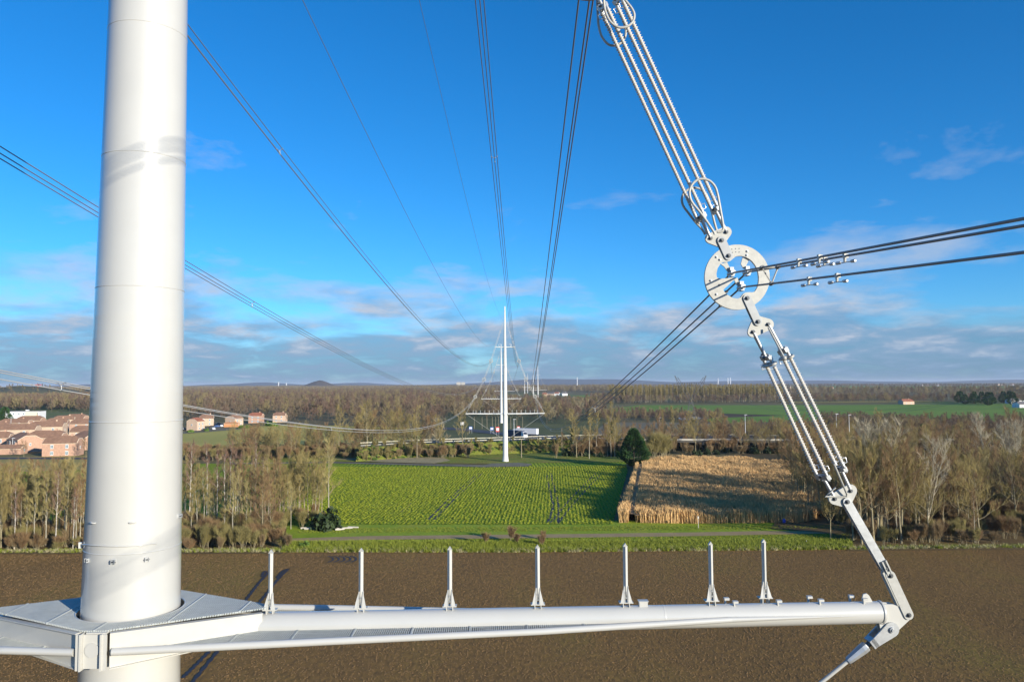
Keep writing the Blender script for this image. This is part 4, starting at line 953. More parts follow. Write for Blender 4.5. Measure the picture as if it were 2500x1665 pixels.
# ------------------------------------------------------------------ reeds
reedm = mat('reed', (.72, .465, .205), .85, 0, .3, .15); mat('reed_base', (.55, .34, .15), .95, 0, .4, .4, bump=1, bscale=1.2, distb=.6)
RP = [(1512, 1277), (1700, 1279), (1960, 1277), (2075, 1250), (2010, 1150), (1800, 1131), (1640, 1128), (1585, 1134), (1556, 1145)]
RPW = [(G(*c).x, G(*c).y) for c in RP]

def rh(x, y): return 2.35+.55*mn.noise(V((x*.16, y*.11, 3)))+.5*mn.noise(V((x*.45, y*.38, 9)))
NOCENTRE |= {'reed_bed'}
rb = MB(); R = random.Random(77)
x0, x1 = min(p[0] for p in RPW), max(p[0] for p in RPW); y0, y1 = min(p[1] for p in RPW), max(p[1] for p in RPW)
nx = int((x1-x0)/1.1); ny = int((y1-y0)/1.1); idx = {}; vs = []; fs = []
for i in range(nx):
    for j in range(ny):
        x, y = x0+i*1.1, y0+j*1.1
        if not inpoly(x, y, RPW): continue
        q = []
        for a, b in ((0, 0), (1, 0), (1, 1), (0, 1)):
            k = (i+a, j+b)
            if k not in idx: idx[k] = len(vs); X_, Y_ = x0+k[0]*1.1, y0+k[1]*1.1; vs.append((X_, Y_, rh(X_, Y_)-.8))
            q.append(idx[k])
        fs.append(tuple(q))
rb.add(vs, fs, True); bed = rb.build('reed_bed', 'reed_base')
gr = MB()
lane = lambda x, y: abs((x-(RPW[0][0]+2.6))-(y-RPW[0][1])*(RPW[8][0]+1.2-RPW[0][0]-2.6)/(RPW[8][1]-RPW[0][1])) < .75
cnt = 0
while cnt < 170000:
    x, y = R.uniform(x0, x1), R.uniform(y0, y1)
    if R.random() > (RPW[0][1]/max(y, 1))**1.3: continue
    if not inpoly(x, y, RPW) or lane(x, y): continue
    if mn.noise(V((x*.5, y*.3, 20))) < -.42 and R.random() < .8: continue
    cnt += 1; h = rh(x, y)*R.uniform(.7, 1.12)+.15; a = R.uniform(0, PI); w = R.uniform(.016, .045); lx, ly = R.gauss(-.2, .34), R.gauss(0, .34)
    dx, dy = math.cos(a)*w, math.sin(a)*w; zb = 0 if y < RPW[0][1]+3 or x < RPW[0][0]+(y-RPW[0][1])*.3+5 else max(h-1.1, 0)
    gr.add([(x-dx, y-dy, zb), (x+dx, y+dy, zb), (x+dx*1.8+lx*.6, y+dy*1.8+ly*.6, h*.8), (x-dx*1.8+lx*.6, y-dy*1.8+ly*.6, h*.8), (x+lx, y+ly, h)], [(0, 1, 2, 3), (3, 2, 4)])
NOCENTRE |= {'reed_stems'}
go_ = gr.build('reed_stems', 'reed', bed)
tag(bed, 'tall tan reed crop filling the rectangular plot right of the conifer', 'reeds', kind='stuff')
# ------------------------------------------------------------------ crop plants and verge weeds
pl = MB(); R = random.Random(5)
for i in range(9):
    a = i*.7+R.uniform(-.2, .2); l = R.uniform(.22, .38); e = R.uniform(.12, .3); w = .075
    d = V((math.cos(a), math.sin(a), 0)); n_ = V((-d.y, d.x, 0))*w
    pl.add([V((0, 0, .02)), d*l*.5+n_+V((0, 0, e*.8)), d*l+V((0, 0, e*.6)), d*l*.5-n_+V((0, 0, e*.8))], [(0, 1, 2, 3)])
mat('crop_leaf', (.43, .47, .03), .7, 0, .3, .06); mat('weed', (.29, .34, .03), .8, 0, .45, .2); mat('dry_grass', (.50, .45, .24), .9, 0, .3, .5)
pm = pl.build('crop_plant', 'crop_leaf', None, local=True); pm.location = TP(1200, 1283)+V((0, 0, .08)); tag(pm, 'leafy crop plant at the near edge of the green field', 'crop plant')
CP = [(G(*c).x, G(*c).y) for c in [(640, 1281), (1494, 1281), (1532, 1150), (1528, 1136), (1300, 1140), (1180, 1142), (700, 1140)]]
TR = [[(1337, 1275), (1350, 1235), (1342, 1195), (1335, 1160)], [(1362, 1275), (1364, 1235), (1353, 1190), (1345, 1155)], [(1345, 1275), (1395, 1215), (1455, 1155)], [(1362, 1277), (1410, 1218), (1465, 1160)], [(1045, 1268), (1100, 1215), (1168, 1155)], [(1060, 1268), (1112, 1215), (1176, 1156)]]
TR = [smooth_path([G(*c) for c in q], 14) for q in TR]
TR = [(p.x, p.y) for q in TR for p in q]
bins = {}
for a, b in TR:
    for i in (-1, 0, 1):
        for j in (-1, 0, 1): bins.setdefault((int(a)+i, int(b)+j), []).append((a, b))
pts = []; ang = .055; ca, sa = math.cos(ang), math.sin(ang)
for i in range(-40, 175):
    for j in range(0, 195):
        u, v_ = -70+i*.78, 160+j*.62
        x = u*ca+v_*sa-9+R.gauss(0, .10); y = v_*ca-u*sa+R.gauss(0, .3)-4
        if inpoly(x, y, CP) and R.random() < .92 and mn.noise(V((x*.09, y*.05, 4))) > -.62 and not any((x-a)**2+(y-b)**2 < .2 for a, b in bins.get((int(x), int(y)), ())): pts.append((x, y, .08))
stuff('crop_rows', 'rows of low leafy green crop in the middle field', 'crop', pts, [pm], .65, 1.2, 61)
wv_ = MB()
for i in range(26):
    a = R.uniform(0, 6.28); l = R.uniform(.05, .3); h = R.uniform(.2, .5); n_ = V((math.cos(a+1.5), math.sin(a+1.5), 0))*.025
    c_ = V((math.cos(a)*.12, math.sin(a)*.12, 0)); wv_.add([c_-n_, c_+n_, c_+V((math.cos(a)*l, math.sin(a)*l, h))], [(0, 1, 2)])
def tuft(m, px, py, lb): o = bpy.data.objects.new('grass_tuft', None); return o
t1 = wv_.build('grass_tuft', 'weed', None, local=True); t1.location = TP(900, 1338)+V((0, 0, .06)); tag(t1, 'green grass tuft at the edge of the ploughed field', 'grass')
t2m = t1.data.copy(); t2m.materials.clear(); t2m.materials.append(MATS['dry_grass']); t2 = bpy.data.objects.new('grass_tuft', t2m); C.objects.link(t2); t2.location = TP(1700, 1338)+V((0, 0, .06)); tag(t2, 'dry straw-coloured grass tuft at the field edge', 'grass')
stuff('rough_grass', 'rough green weeds along the edge of the ploughed field', 'grass', scatter([(690, 1348), (1250, 1349), (2080, 1342), (2080, 1322), (1250, 1326), (700, 1326)], 7000, 62), [t1], .8, 2.0, 62)
stuff('dry_grass', 'dry grass fringe along the edge of the ploughed field', 'grass', scatter([(-100, 1351), (450, 1350), (800, 1349), (1250, 1350), (2060, 1343), (2560, 1338), (2560, 1333), (2060, 1337), (1250, 1343), (800, 1342), (450, 1344), (-100, 1345)], 3200, 63), [t2, t1], .7, 1.6, 63)
stuff('verge_grass', 'short mown grass on the verge', 'grass', scatter([(700, 1322), (1250, 1316), (1700, 1311), (2080, 1303), (2080, 1320), (1250, 1328), (700, 1328)], 4500, 64)+scatter([(720, 1302), (1400, 1297), (2050, 1291), (2050, 1284), (1400, 1286), (760, 1290)], 3000, 65), [t1], .35, .8, 64)
# ================================================================== ROAD, BRIDGE, TRAFFIC
ZR = 4.5
def GR(px, py): return G(px, py, ZR)
near = [(880, 1092), (1030, 1083), (1350, 1073), (1566, 1073.5)]; far = [(880, 1084.5), (1030, 1077), (1350, 1067), (1566, 1062)]
nb_, fb_ = [GR(*c) for c in near], [GR(*c) for c in far]
b = MB(); n = len(nb_)
for P_, Q_, dz, dy in ((nb_, fb_, 0, 0),):
    b.add(P_+Q_, [(i, i+1, i+1+n, i+n) for i in range(n-1)])
o = b.build('road', 'road_pale')
tag(o, kind='structure')
b = MB(); foot = [V((p.x, p.y-9, .05)) for p in nb_]; foot2 = [V((p.x, p.y+9, .05)) for p in fb_]
top = [V((p.x, p.y-.5, ZR-.06)) for p in nb_]; top2 = [V((p.x, p.y+.5, ZR-.06)) for p in fb_]
L5 = [foot, top, top2, foot2]
for a_, c_ in zip(L5, L5[1:]): b.add(a_+c_, [(i, i+1, i+1+n, i+n) for i in range(n-1)])
b.add([foot[-1], top[-1], top2[-1], foot2[-1]], [(0, 1, 2, 3)])
o = b.build('embankment', 'bank_grass'); tag(o, kind='structure')
bs = []
for i in range(n-1):
    for _ in range(170):
        u, v = rnd.random(), rnd.random(); q = foot[i].lerp(top[i], v).lerp(foot[i+1].lerp(top[i+1], v), u); bs.append((q.x, q.y, q.z))
stuff('bank_scrub', 'green and yellow scrub on the slope of the road bank', 'scrub', bs, [sh['green_bush'], sh['shrub1'], sh['shrub1']], .2, .75, 71)
def rail(name, pts, label, z=ZR, h=.6, m='rail_steel', cat='guard rail', every=8.):
    o = MB(); pts = [V((p.x, p.y, z)) for p in pts]
    for p, q in zip(pts, pts[1:]):
        d = (q-p); L = d.length; d.normalize(); nn = V((-d.y, d.x, 0)); o.box((p+q)/2+ZV*h, (L/2, .05, .10), (d, nn, ZV))
    c = (pts[0]+pts[-1])/2; r = thing(name, label, cat, c); o.build('beam', m, r); k = MB()
    for p, q in zip(pts, pts[1:]):
        L = (q-p).length; m_ = max(int(L/every), 1)
        for i in range(m_):
            a = p.lerp(q, (i+.5)/m_); k.box(a+ZV*h/2+V((0, .1, 0)), (.06, .06, h/2))
    k.build('rail_posts', m, r)['kind'] = 'stuff'
rail('guard_rail', [V((p.x, p.y+.6, 0)) for p in nb_], 'pale guard rail along the near side of the raised road')
rail('guard_rail', [V((p.x, p.y-.6, 0)) for p in fb_], 'guard rail along the far side of the raised road')
# bridge
br = thing('road_bridge', 'low concrete road bridge on pillars right of the conifer', 'bridge', GR(1700, 1073).x and V((GR(1700, 1073).x, GR(1700, 1073).y, 0)))
B0, B1, B2, B3 = GR(1566, 1073.5), GR(1790, 1074), GR(2320, 1070), GR(1566, 1062)
dk_ = [B0, B1, GR(2170, 1074), GR(2170, 1068.5), GR(1800, 1062), B3]
MB().prism([p+ZV*.05 for p in dk_], -ZV*1.1).build('deck', 'road_pale', br)
def para(a, b_, m='concrete', h=.9, w=.14):
    d = (b_-a); L = d.length; d.normalize(); return MB().box((a+b_)/2+ZV*(h/2-.25), (L/2, w, h/2), (d, V((-d.y, d.x, 0)), ZV))
para(B0-V((0, .2, 0)), B1-V((0, .2, 0)), h=.75).build('parapet', 'concrete', br); para(B1-V((-.3, .2, 0)), GR(2170, 1074)-V((0, .2, 0)), h=.7).build('parapet', 'concrete', br)
para(B3, GR(1800, 1062), h=.6).build('parapet', 'concrete', br); para(GR(1800, 1062)+V((.3, 0, 0)), GR(2170, 1068.5), h=.6).build('parapet', 'concrete', br)
for px in (1623, 1646, 1718, 1742, 1800, 1860, 1925, 1990, 2050, 2110):
    a = GR(px, 1074); MB().tube([V((a.x, a.y+1.2, -.2)), V((a.x, a.y+1.2, ZR-1))], .45, 12).build('pillar', 'concrete', br)
para(GR(2170, 1072), GR(2330, 1073), h=.6).build('parapet', 'concrete', br)
sheet('highway', [(1000, 1046), (1118, 1050), (1240, 1064), (1350, 1074), (1420, 1078), (1420, 1066), (1350, 1064), (1220, 1054), (1118, 1044), (1000, 1041)], .3, 'asphalt')
def vehicle_car(p, rz, m, label, sc=1.):
    o = thing('parked_car', label, 'car', p, 'cars among the houses', rz); L, Wd = 2.1, .85
    pr = [(-L, .35), (-L, .85), (-L*.62, .95), (-L*.3, 1.42), (L*.28, 1.42), (L*.62, .98), (L, .82), (L, .35)]
    MB().prism([V((x, -Wd, z)) for x, z in pr], V((0, 2*Wd, 0))).build('body', m, o, local=True)
    MB().prism([V((x, -Wd-.01, z)) for x, z in [(-L*.5, .98), (-L*.27, 1.34), (L*.24, 1.34), (L*.5, .98)]], V((0, 2*Wd+.02, 0))).build('window', 'glass_dark', o, local=True)
    for x in (-1.3, 1.3):
        for y in (-1, 1): MB().tube([V((x, y*Wd*.98, .33)), V((x, y*Wd*.72, .33))], .33, 12, smooth=False).build('wheel', 'rubber', o, local=True)
mat('glass_dark', (.04, .05, .07), .1); mat('rubber', (.03, .03, .03), .8); mat('car_white', (.7, .72, .74), .3); mat('car_blue', (.08, .16, .35), .3); mat('car_grey', (.25, .27, .3), .3); mat('car_dark', (.04, .045, .05), .3)
mat('truck_white', (.75, .76, .78), .5); mat('tarp_dark', (.035, .05, .085), .6); mat('sign_white', (.8, .8, .8), .5); mat('sign_blue', (.03, .12, .45), .5); mat('sign_red', (.7, .05, .04), .5)
def truck(p, rz, cargo, label):
    o = thing('truck', label, 'truck', p, None, rz)
    MB().box((-1.5, 0, 2.35), (6.2, 1.25, 1.45)).build('cargo_box', cargo, o, local=True)
    MB().prism([V((x, -1.22, z)) for x, z in [(5.0, .6), (5.0, 3.4), (6.4, 3.35), (7.0, 2.0), (7.1, .6)]], V((0, 2.44, 0))).build('cab', 'truck_white', o, local=True)
    MB().prism([V((x, -1.1, z)) for x, z in [(6.46, 3.2), (6.50, 3.22), (7.04, 2.02), (7.00, 2.0)]], V((0, 2.2, 0))).build('windscreen', 'glass_dark', o, local=True)
    for x in (-6, -4.8, -3.6, 3.2, 6.1):
        for y in (-1, 1): MB().tube([V((x, y*1.2, .5)), V((x, y*.9, .5))], .5, 12, smooth=False).build('wheel', 'rubber', o, local=True)
truck(G(1262, 1069, .3), math.radians(-52), 'tarp_dark', 'truck with dark blue tarpaulin and white cab on the road behind the far pylon')
truck(G(1281, 1063, .3), math.radians(150), 'truck_white', 'white box truck just right of the dark truck')
mat('pole_grey', (.55, .57, .58), .5); mat('pole_wood', (.30, .25, .17), .9)
def lamp(px, py, top, label, z=0., m='pole_grey', arm=1.2):
    p = G(px, py, z); H = (py-top)*p.y/F; o = thing('street_lamp', label, 'street lamp', p, 'street lamps along the road')
    MB().tube([p, p+ZV*H*.98], [.16, .09], 8).build('pole', m, o); MB().box(p+ZV*H+V((arm/2-.3, 0, 0)), (arm/2, .16, .07)).build('lamp_head', 'truck_white', o)
for px, py, top, lb in ((1255, 1071, 1024, 'street lamp just right of the far pylon mast'), (1610, 1064, 1020, 'street lamp above the bridge near its left end'), (1820, 1064, 1013, 'street lamp above the bridge left of the insulator string'), (2043, 1066, 1011, 'street lamp behind the insulator string'), (2074, 1068, 1013, 'street lamp right of the insulator string')):
    lamp(px, py, top, lb, ZR)
for px, py, top, lb in ((1273, 1118, 1071, 'wooden pole right of the far pylon foot'), (1018, 1119, 1078, 'wooden pole left of the far pylon in front of the bank'), (1372, 1105, 1045, 'pale pole in the clump right of the far pylon')):
    p = G(px, py); o = MB().tube([p, p+ZV*(py-top)*p.y/F], [.17, .12], 8).build('wooden_pole', 'pole_wood'); tag(o, lb, 'pole')
for i, px in enumerate((1177, 1189, 1202, 1210, 1217, 1247, 1262, 1276, 1158)):
    p = G(px, 1047); o = MB().tube([p, p+ZV*7.5], [.14, .1], 6).build('lamp_post', 'pole_wood'); tag(o, 'thin pole in the row on the dark plain behind the far pylon', 'pole', 'row of poles behind the far pylon')
def sign(px, py, w, h, m, lb, z=0., up=2.2):
    p = G(px, py, z); o = thing('road_sign', lb, 'sign', p); k = MB()
    for s_ in (-.35, .35): k.piece().tube([p+V((s_*w, 0, 0)), p+V((s_*w, 0, up+h/2))], .06, 6)
    k.build('sign_post', 'pole_grey', o); f_ = MB().box(p+V((0, -.1, up+h/2)), (w/2, .04, h/2)).build('sign_panel', m, o); MB().box(p+V((0, -.15, up+h/2)), (w*.38, .01, h*.3)).build('sign_marking', 'sign_white', f_)
sign(1129, 1046, 2.2, 1.8, 'sign_white', 'white road sign beside the road, leftmost of the row'); sign(1149, 1058, 1.9, 1.7, 'sign_blue', 'small blue road sign left of the far pylon')
sign(1201, 1060, 1.9, 1.7, 'sign_blue', 'blue road sign close to the far pylon mast'); sign(1215, 1064, 1.8, 2.6, 'sign_red', 'red and white road sign at the far pylon mast'); sign(1266, 1057, 1.6, 1.6, 'sign_red', 'red and white road sign behind the trucks')
# marker posts, barrel, logs on the verge
mat('post_pale', (.6, .56, .48), .7)
p = TP(1705, 1290); o = thing('marker_post', 'pale marker post with a small box on top beside the path', 'post', p); MB().tube([p, p+ZV*2.0], .05, 8).build('stake', 'post_pale', o); MB().box(p+ZV*2.05, (.13, .1, .16)).prism([p+V((-.17, -.12, 2.2)), p+V((.17, -.12, 2.2)), p+V((0, -.12, 2.42))], V((0, .24, 0))).build('cap', 'post_pale', o)
p = TP(1969, 1328); o = thing('marker_post', 'short white and orange marker post on the verge at right', 'post', p); MB().tube([p, p+ZV*.62], .055, 8).build('stake', 'sign_white', o); mat('orange', (.7, .25, .03), .6); MB().tube([p+ZV*.3, p+ZV*.42], .06, 8).build('band', 'orange', o)
p = TP(1908, 1274); mat('blue_plastic', (.02, .07, .5), .4); o = thing('barrel', 'small blue barrel in the shade at the foot of the reeds', 'barrel', p-V((0, 1.5, 0))); p = p-V((0, 1.5, 0)); MB().tube([p, p+ZV*.1, p+ZV*.45, p+ZV*.8, p+ZV*.88], [.27, .3, .32, .3, .26], 16).build('drum', 'blue_plastic', o); MB().tube([p+ZV*.88, p+ZV*.93], .12, 12).build('lid', 'sign_white', o)
R = random.Random(9)
for k, (px, py) in enumerate([(748, 1292), (760, 1294), (815, 1293), (830, 1295), (845, 1292), (862, 1290)]):
    p = TP(px, py)+ZV*.25; d = V((1, R.uniform(-.25, .25), .03)).normalized()*R.uniform(.8, 1.5)
    o = MB().tube([p-d, p+d], [.2, .15], 9, smooth=False).build('log', 'post_pale'); tag(o, 'cut pale log lying beside the dark brush pile', 'log', 'logs by the brush pile')
# ================================================================== HOUSES
mat('brick', (.54, .335, .235), .85, 0, .25, 1.5); mat('brick_pale', (.64, .47, .34), .85, 0, .2, 1.5); mat('brick_orange', (.62, .29, .13), .85, 0, .15, 1.5)
mat('tiles', (.35, .20, .125), .85, 0, .35, .7); mat('tiles_red', (.40, .15, .085), .85, 0, .3, .7); mat('trim', (.72, .60, .45), .8); mat('frame_white', (.8, .8, .8), .5); mat('pane', (.12, .2, .24), .15)
mat('slate', (.18, .17, .17), .8, 0, .3, 1)
def house(p, w, d, he, rz, label, wall='brick', roof='tiles', win=2, group='brick houses on the left', name='brick_house', rf=.30):
    """half-hipped roof, ridge along local x; gable walls at both x ends"""
    o = thing(name, label, 'house', p, group, rz); hr_ = he+d*rf; hx = w/2; hy = d/2; cut = .42
    zc = he+(hr_-he)*(1-cut); yc_ = hy*cut
    b_ = MB(); g = [(-hy, 0), (hy, 0), (hy, he), (yc_, zc), (-yc_, zc), (-hy, he)]
    b_.prism([V((-hx, y, z)) for y, z in g], V((w, 0, 0))); wl = b_.build('wall', wall, o, local=True)
    e = .3; hip = d*.2
    rv_ = [V((-hx-e*.3, -hy-e, he-.12)), V((-hx-e*.3, -yc_, zc+.03)), V((-hx-e*.3, yc_, zc+.03)), V((-hx-e*.3, hy+e, he-.12)), V((-hx+hip, 0, hr_)),
           V((hx+e*.3, -hy-e, he-.12)), V((hx+e*.3, -yc_, zc+.03)), V((hx+e*.3, yc_, zc+.03)), V((hx+e*.3, hy+e, he-.12)), V((hx-hip, 0, hr_))]
    MB().add([q+ZV*.06 for q in rv_], [(0, 5, 6, 9, 4, 1), (3, 2, 4, 9, 7, 8), (1, 4, 2), (6, 7, 9)]).build('roof', roof, o, local=True)
    t_ = MB()
    for s_ in (-1, 1):
        t_.box((0, s_*(hy+.06), he-.13), (hx+.02, .07, .13))
        for a_, c_ in (((-hy, he), (-yc_, zc)), ((yc_, zc), (hy, he)), ((-yc_, zc), (yc_, zc))):
            A_ = V((s_*(hx+.05), a_[0], a_[1])); B_ = V((s_*(hx+.05), c_[0], c_[1])); t_.tube([A_, B_], .13, 4, smooth=False)
    t_.build('trim', 'trim', o, local=True)
    def window(c, ax, n_, ww=.55, hh=.7):
        f_ = MB().box(c, (ww, .05, hh), (ax, n_, ZV)).build('window', 'frame_white', o, local=True)
        k_ = MB()
        for s_ in (-1, 1): k_.box(c+n_*.05+ax*s_*ww*.45, (ww*.34, .015, hh*.78), (ax, n_, ZV))
        k_.build('pane', 'pane', f_, local=True)
    fl_ = 2 if he > 4.2 else 1
    for s_ in (-1, 1):
        for i in range(win):
            x = (i-(win-1)/2)*(w/(win+.3))
            for f in range(fl_): window(V((x, s_*(hy+.05), 1.3+f*2.6)), V((1, 0, 0)), V((0, s_, 0)), hh=.8)
        window(V((s_*(hx+.05), 0, he*.62)), V((0, 1, 0)), V((s_, 0, 0)), .4, .55)
    if w > 8: MB().box((hx*.5, 0, hr_+.1), (.35, .3, .6)).build('chimney', wall, o, local=True)
def HE(px, ey, he): p = G(px, ey, he); return V((p.x, p.y, 0))   # from the eaves line
D = math.radians
hl = [
 (60, 1072, 5.2, 12, 9.5, -38, 'brick', 'front left house showing a brick gable and two columns of windows'), (155, 1080, 5.2, 12.5, 9, 12, 'brick', 'front house with a long roof facing the field beside the mast'),
 (117, 1067, 5.2, 14, 10, 10, 'brick', 'house with wide brown roof behind the two front houses'), (-4, 1068, 5.2, 11, 9, 14, 'brick', 'house cut by the left edge of the picture'),
 (215, 1067, 5.2, 10, 9, -30, 'brick', 'house half hidden by the left edge of the mast'), (212, 1053, 5.2, 13, 9.5, 8, 'brick_pale', 'house with big hipped roof touching the mast'),
 (118, 1041, 5.2, 17, 10, 15, 'brick_pale', 'long-roofed house in the middle of the estate'), (48, 1048, 5.2, 18, 10, 12, 'brick_pale', 'long house with pale gable in the left part of the estate'),
 (141, 1031, 5, 12, 9, 20, 'brick', 'house with one lit window in the upper row'), (158, 1024, 5, 12, 9, 25, 'brick_pale', 'small square house in the upper row left of the mast'),
 (76, 1026, 5, 15, 10, 10, 'brick', 'house with dark roof in front of the white block'), (188, 1021, 5, 13, 10, 5, 'brick', 'topmost house next to the mast'),
 (205, 1034, 5, 13, 10, 12, 'brick', 'house with long roof above the mast side'), (40, 1032, 4.5, 17, 9, 8, 'brick', 'low house below the white block'),
 (4, 1040, 4.5, 9, 8, 15, 'brick', 'small house by the dark tree at the left edge')]
for px, ey, he, w, d, rz, wm, lb in hl: house(HE(px, ey, he), w, d, he, D(rz), lb, wm)
house(HE(160, 1064, 3.0), 6, 5, 3.0, D(70), 'small bright orange brick annex between the roofs', 'brick_orange', win=1, name='annex'); 
house(HE(18, 1094, 2.4), 13, 6, 2.4, D(8), 'low garage with brown roof before the front left house', 'brick', win=0, name='garage', rf=.25)
hr2 = [(478, 1028, 5.6, 7.5, 7.5, 75, 'brick_pale', 'house with orange lean-to, nearest right of the mast'), (505, 1021, 5, 9, 9, 20, 'brick_pale', 'pale house behind the parked cars'),
       (572, 1021, 5.4, 8.5, 8, 70, 'brick_pale', 'second house right of the mast with orange lean-to'), (626, 1015, 5.2, 9.5, 8, 5, 'brick', 'square house with red roof on the meadow edge'), (684, 1014, 5, 9, 8, 3, 'brick_pale', 'last single house on the right end of the meadow')]
for px, ey, he, w, d, rz, wm, lb in hr2: house(HE(px, ey, he), w, d, he, D(rz), lb, wm, 'tiles_red' if px in (626, 478) else 'tiles', group='brick houses right of the mast')
house(HE(478, 1040, 2.4), 8, 5, 2.4, D(5), 'orange lean-to in front of the house nearest the mast', 'brick_orange', 'brick_orange', 0, 'brick houses right of the mast', 'annex', .2)
house(HE(566, 1034, 2.2), 9, 5, 2.2, D(4), 'orange lean-to in front of the second house right of the mast', 'brick_orange', 'brick_orange', 0, 'brick houses right of the mast', 'annex', .2)
# white block
mat('render_white', (.74, .75, .76), .7, 0, .05, .3); mat('render_cream', (.74, .66, .50), .7)
p = TP(63, 1030); o = thing('apartment_block', 'long white flat-roofed building at the top of the estate', 'building', p, None, D(8))
MB().box((0, 0, 4.2), (12, 6, 4.2)).build('wall', 'render_white', o, local=True); MB().box((0, 0, 8.5), (12.2, 6.2, .12)).build('roof', 'slate', o, local=True)
MB().box((6.6, -6.02, 4.2), (4.6, .05, 3.9)).build('cream_panel', 'render_cream', o, local=True)
for x in (-8.5, -6.3, -2.4, 1, 10.8):
    for z in (3.0, 6.6): MB().box((x, -6.09, z), (.35, .03, .6)).build('window', 'pane', o, local=True)
MB().box((1, 0, 9.0), (1, 1, .5)).build('roof_hatch', 'render_white', o, local=True)
for k, (px, py, m_, lb) in enumerate([(521, 1050, 'car_white', 'white car at the lower end of the parking'), (530, 1044, 'car_blue', 'blue car in the middle of the parking'), (540, 1043, 'car_white', 'white car at the hedge'), (533, 1038, 'car_dark', 'dark car at the top of the parking'), (447, 1050, 'car_grey', 'grey car by the house nearest the mast'), (500, 1052, 'car_dark', 'dark car on the pale street'),
        (172, 1111, 'car_white', 'white car below the front houses'), (158, 1113, 'car_grey', 'grey car below the front houses')]):
    vehicle_car(TP(px, py)+ZV*.25, R.uniform(0, 3), MATS[m_] and m_, lb)
sheet('street', [(380, 1062), (455, 1058), (560, 1050), (600, 1046), (600, 1043), (545, 1045), (550, 1032), (515, 1032), (510, 1050), (455, 1054), (380, 1057)], .2, 'grey_field')
sheet('street', [(-100, 1122), (60, 1120), (210, 1121), (230, 1117), (60, 1116), (-100, 1117)], .2, 'asphalt')
for k, (px, py, s_, lb) in enumerate([(505, 1053, 1.2, 'green hedge bush by the pale street'), (590, 1046, 1.6, 'green hedge bush before the second house'), (606, 1045, 1.5, 'green hedge bush left of the red-roofed house'), (655, 1040, 2.2, 'large round green bush right of the red-roofed house'), (668, 1041, 1.9, 'dark green bush before the last house'), (465, 1056, 1.3, 'green bush in front of the orange lean-to'),
        (30, 1106, 1.4, 'bright green bush in front of the garage'), (163, 1040, 1.8, 'bright green bush between the upper houses'), (48, 1062, 2., 'green bush behind the front left house')]):
    plant(PT['green_bush'], TP(px, py), k, s_, lb, 'garden bushes', 'bush')
for k, (px, py, s_, lb) in enumerate([(58, 1116, .5, 'round reddish garden tree before the front left house'), (160, 1110, .55, 'round brown garden tree before the front house'), (120, 1112, .45, 'small garden tree between the front houses'), (210, 1118, .6, 'bare tree at the left foot of the mast')]):
    plant(PT['round1'], TP(px, py), k, s_, lb, 'garden trees', 'tree')
plant(PT['pine'], TP(11, 1040), 1, 1.5, 'dark evergreen beside the white block at the left edge', cat='conifer')
for k, (px, py) in enumerate([(30, 1108), (26, 1056)]): lamp(px, py, py-38, ['street lamp before the garage', 'street lamp in the left part of the estate'][k])
# right-edge houses
for px, ey, wm, rm, w, lb in ((2212, 980, 'brick_pale', 'tiles_red', 15, 'house with orange roof among the evergreens at right'), (2474, 978, 'render_white', 'slate', 15, 'pale-roofed house at the right edge'), (2492, 987, 'render_white', 'slate', 12, 'white house lowest at the right edge')):
    house(HE(px, ey, 3.5), w, 10, 3.5, D(10), lb, wm, rm, 2, 'houses at the right edge')
R = random.Random(31)
for k, (px, py, w) in enumerate([(1346, 966, 18), (1360, 966, 12), (1330, 968, 10), (1378, 966, 12), (1700, 940.5, 26), (1790, 939.5, 30), (1830, 939, 22), (1870, 939, 22), (2060, 939.5, 26), (2090, 940, 22), (2130, 940, 20), (1975, 947, 14), (1990, 949, 14), (2010, 951, 13), (2030, 949, 13), (2250, 942, 18), (2265, 942, 16), (2290, 942, 16), (2440, 940, 50), (2470, 940, 30), (1760, 940, 26), (690, 944, 22), (660, 945, 22), (420, 950, 18)]):
    p = G(px, py); sc = 1.0
    house(V((p.x, p.y, 0)), w*1.0, 11, 5, D(R.uniform(-25, 25)), 'small distant house on the plain below the skyline', ['brick_pale', 'render_white'][k % 2], 'tiles_red' if k % 3 else 'slate', 0, 'distant houses', 'distant_house')
# church with spire, towers and chimneys on the horizon
p = G(1930, 957); o = thing('church', 'small distant stone church tower behind the insulator string', 'church', p); MB().box(p+ZV*7, (3, 3, 7)).build('tower', 'brick_pale', o); MB().add([p+V((-3.2, -3.2, 14)), p+V((3.2, -3.2, 14)), p+V((3.2, 3.2, 14)), p+V((-3.2, 3.2, 14)), p+V((0, 0, 22))], [(0, 1, 4), (1, 2, 4), (2, 3, 4), (3, 0, 4), (0, 3, 2, 1)]).build('spire', 'slate', o); MB().box(p+V((8, 0, 4)), (7, 4, 4)).build('nave', 'brick_pale', o)
def Wy(px, py, Y): return W(px, py, Y)
for px, y0_, y1_, Y, r, lb in ((1753, 935, 923, 8000, 5, 'left thin white chimney on the right skyline'), (1777, 935, 922, 8000, 5, 'middle white chimney on the right skyline'), (1783, 935, 922, 8000, 5, 'right white chimney on the right skyline'), (1409, 941, 921, 3200, 1.6, 'white mast alone on the skyline right of centre'), (680, 944, 933, 8500, 6, 'left pale tower on the left skyline'), (699, 945, 935, 8500, 6, 'right pale tower on the left skyline')):
    a = Wy(px, y0_, Y); a.z = 0; t = Wy(px, y1_, Y); o = MB().tube([a, V((t.x, t.y, t.z))], [r, r*.7], 12).build('chimney_stack', 'render_white'); tag(o, lb, 'tower')
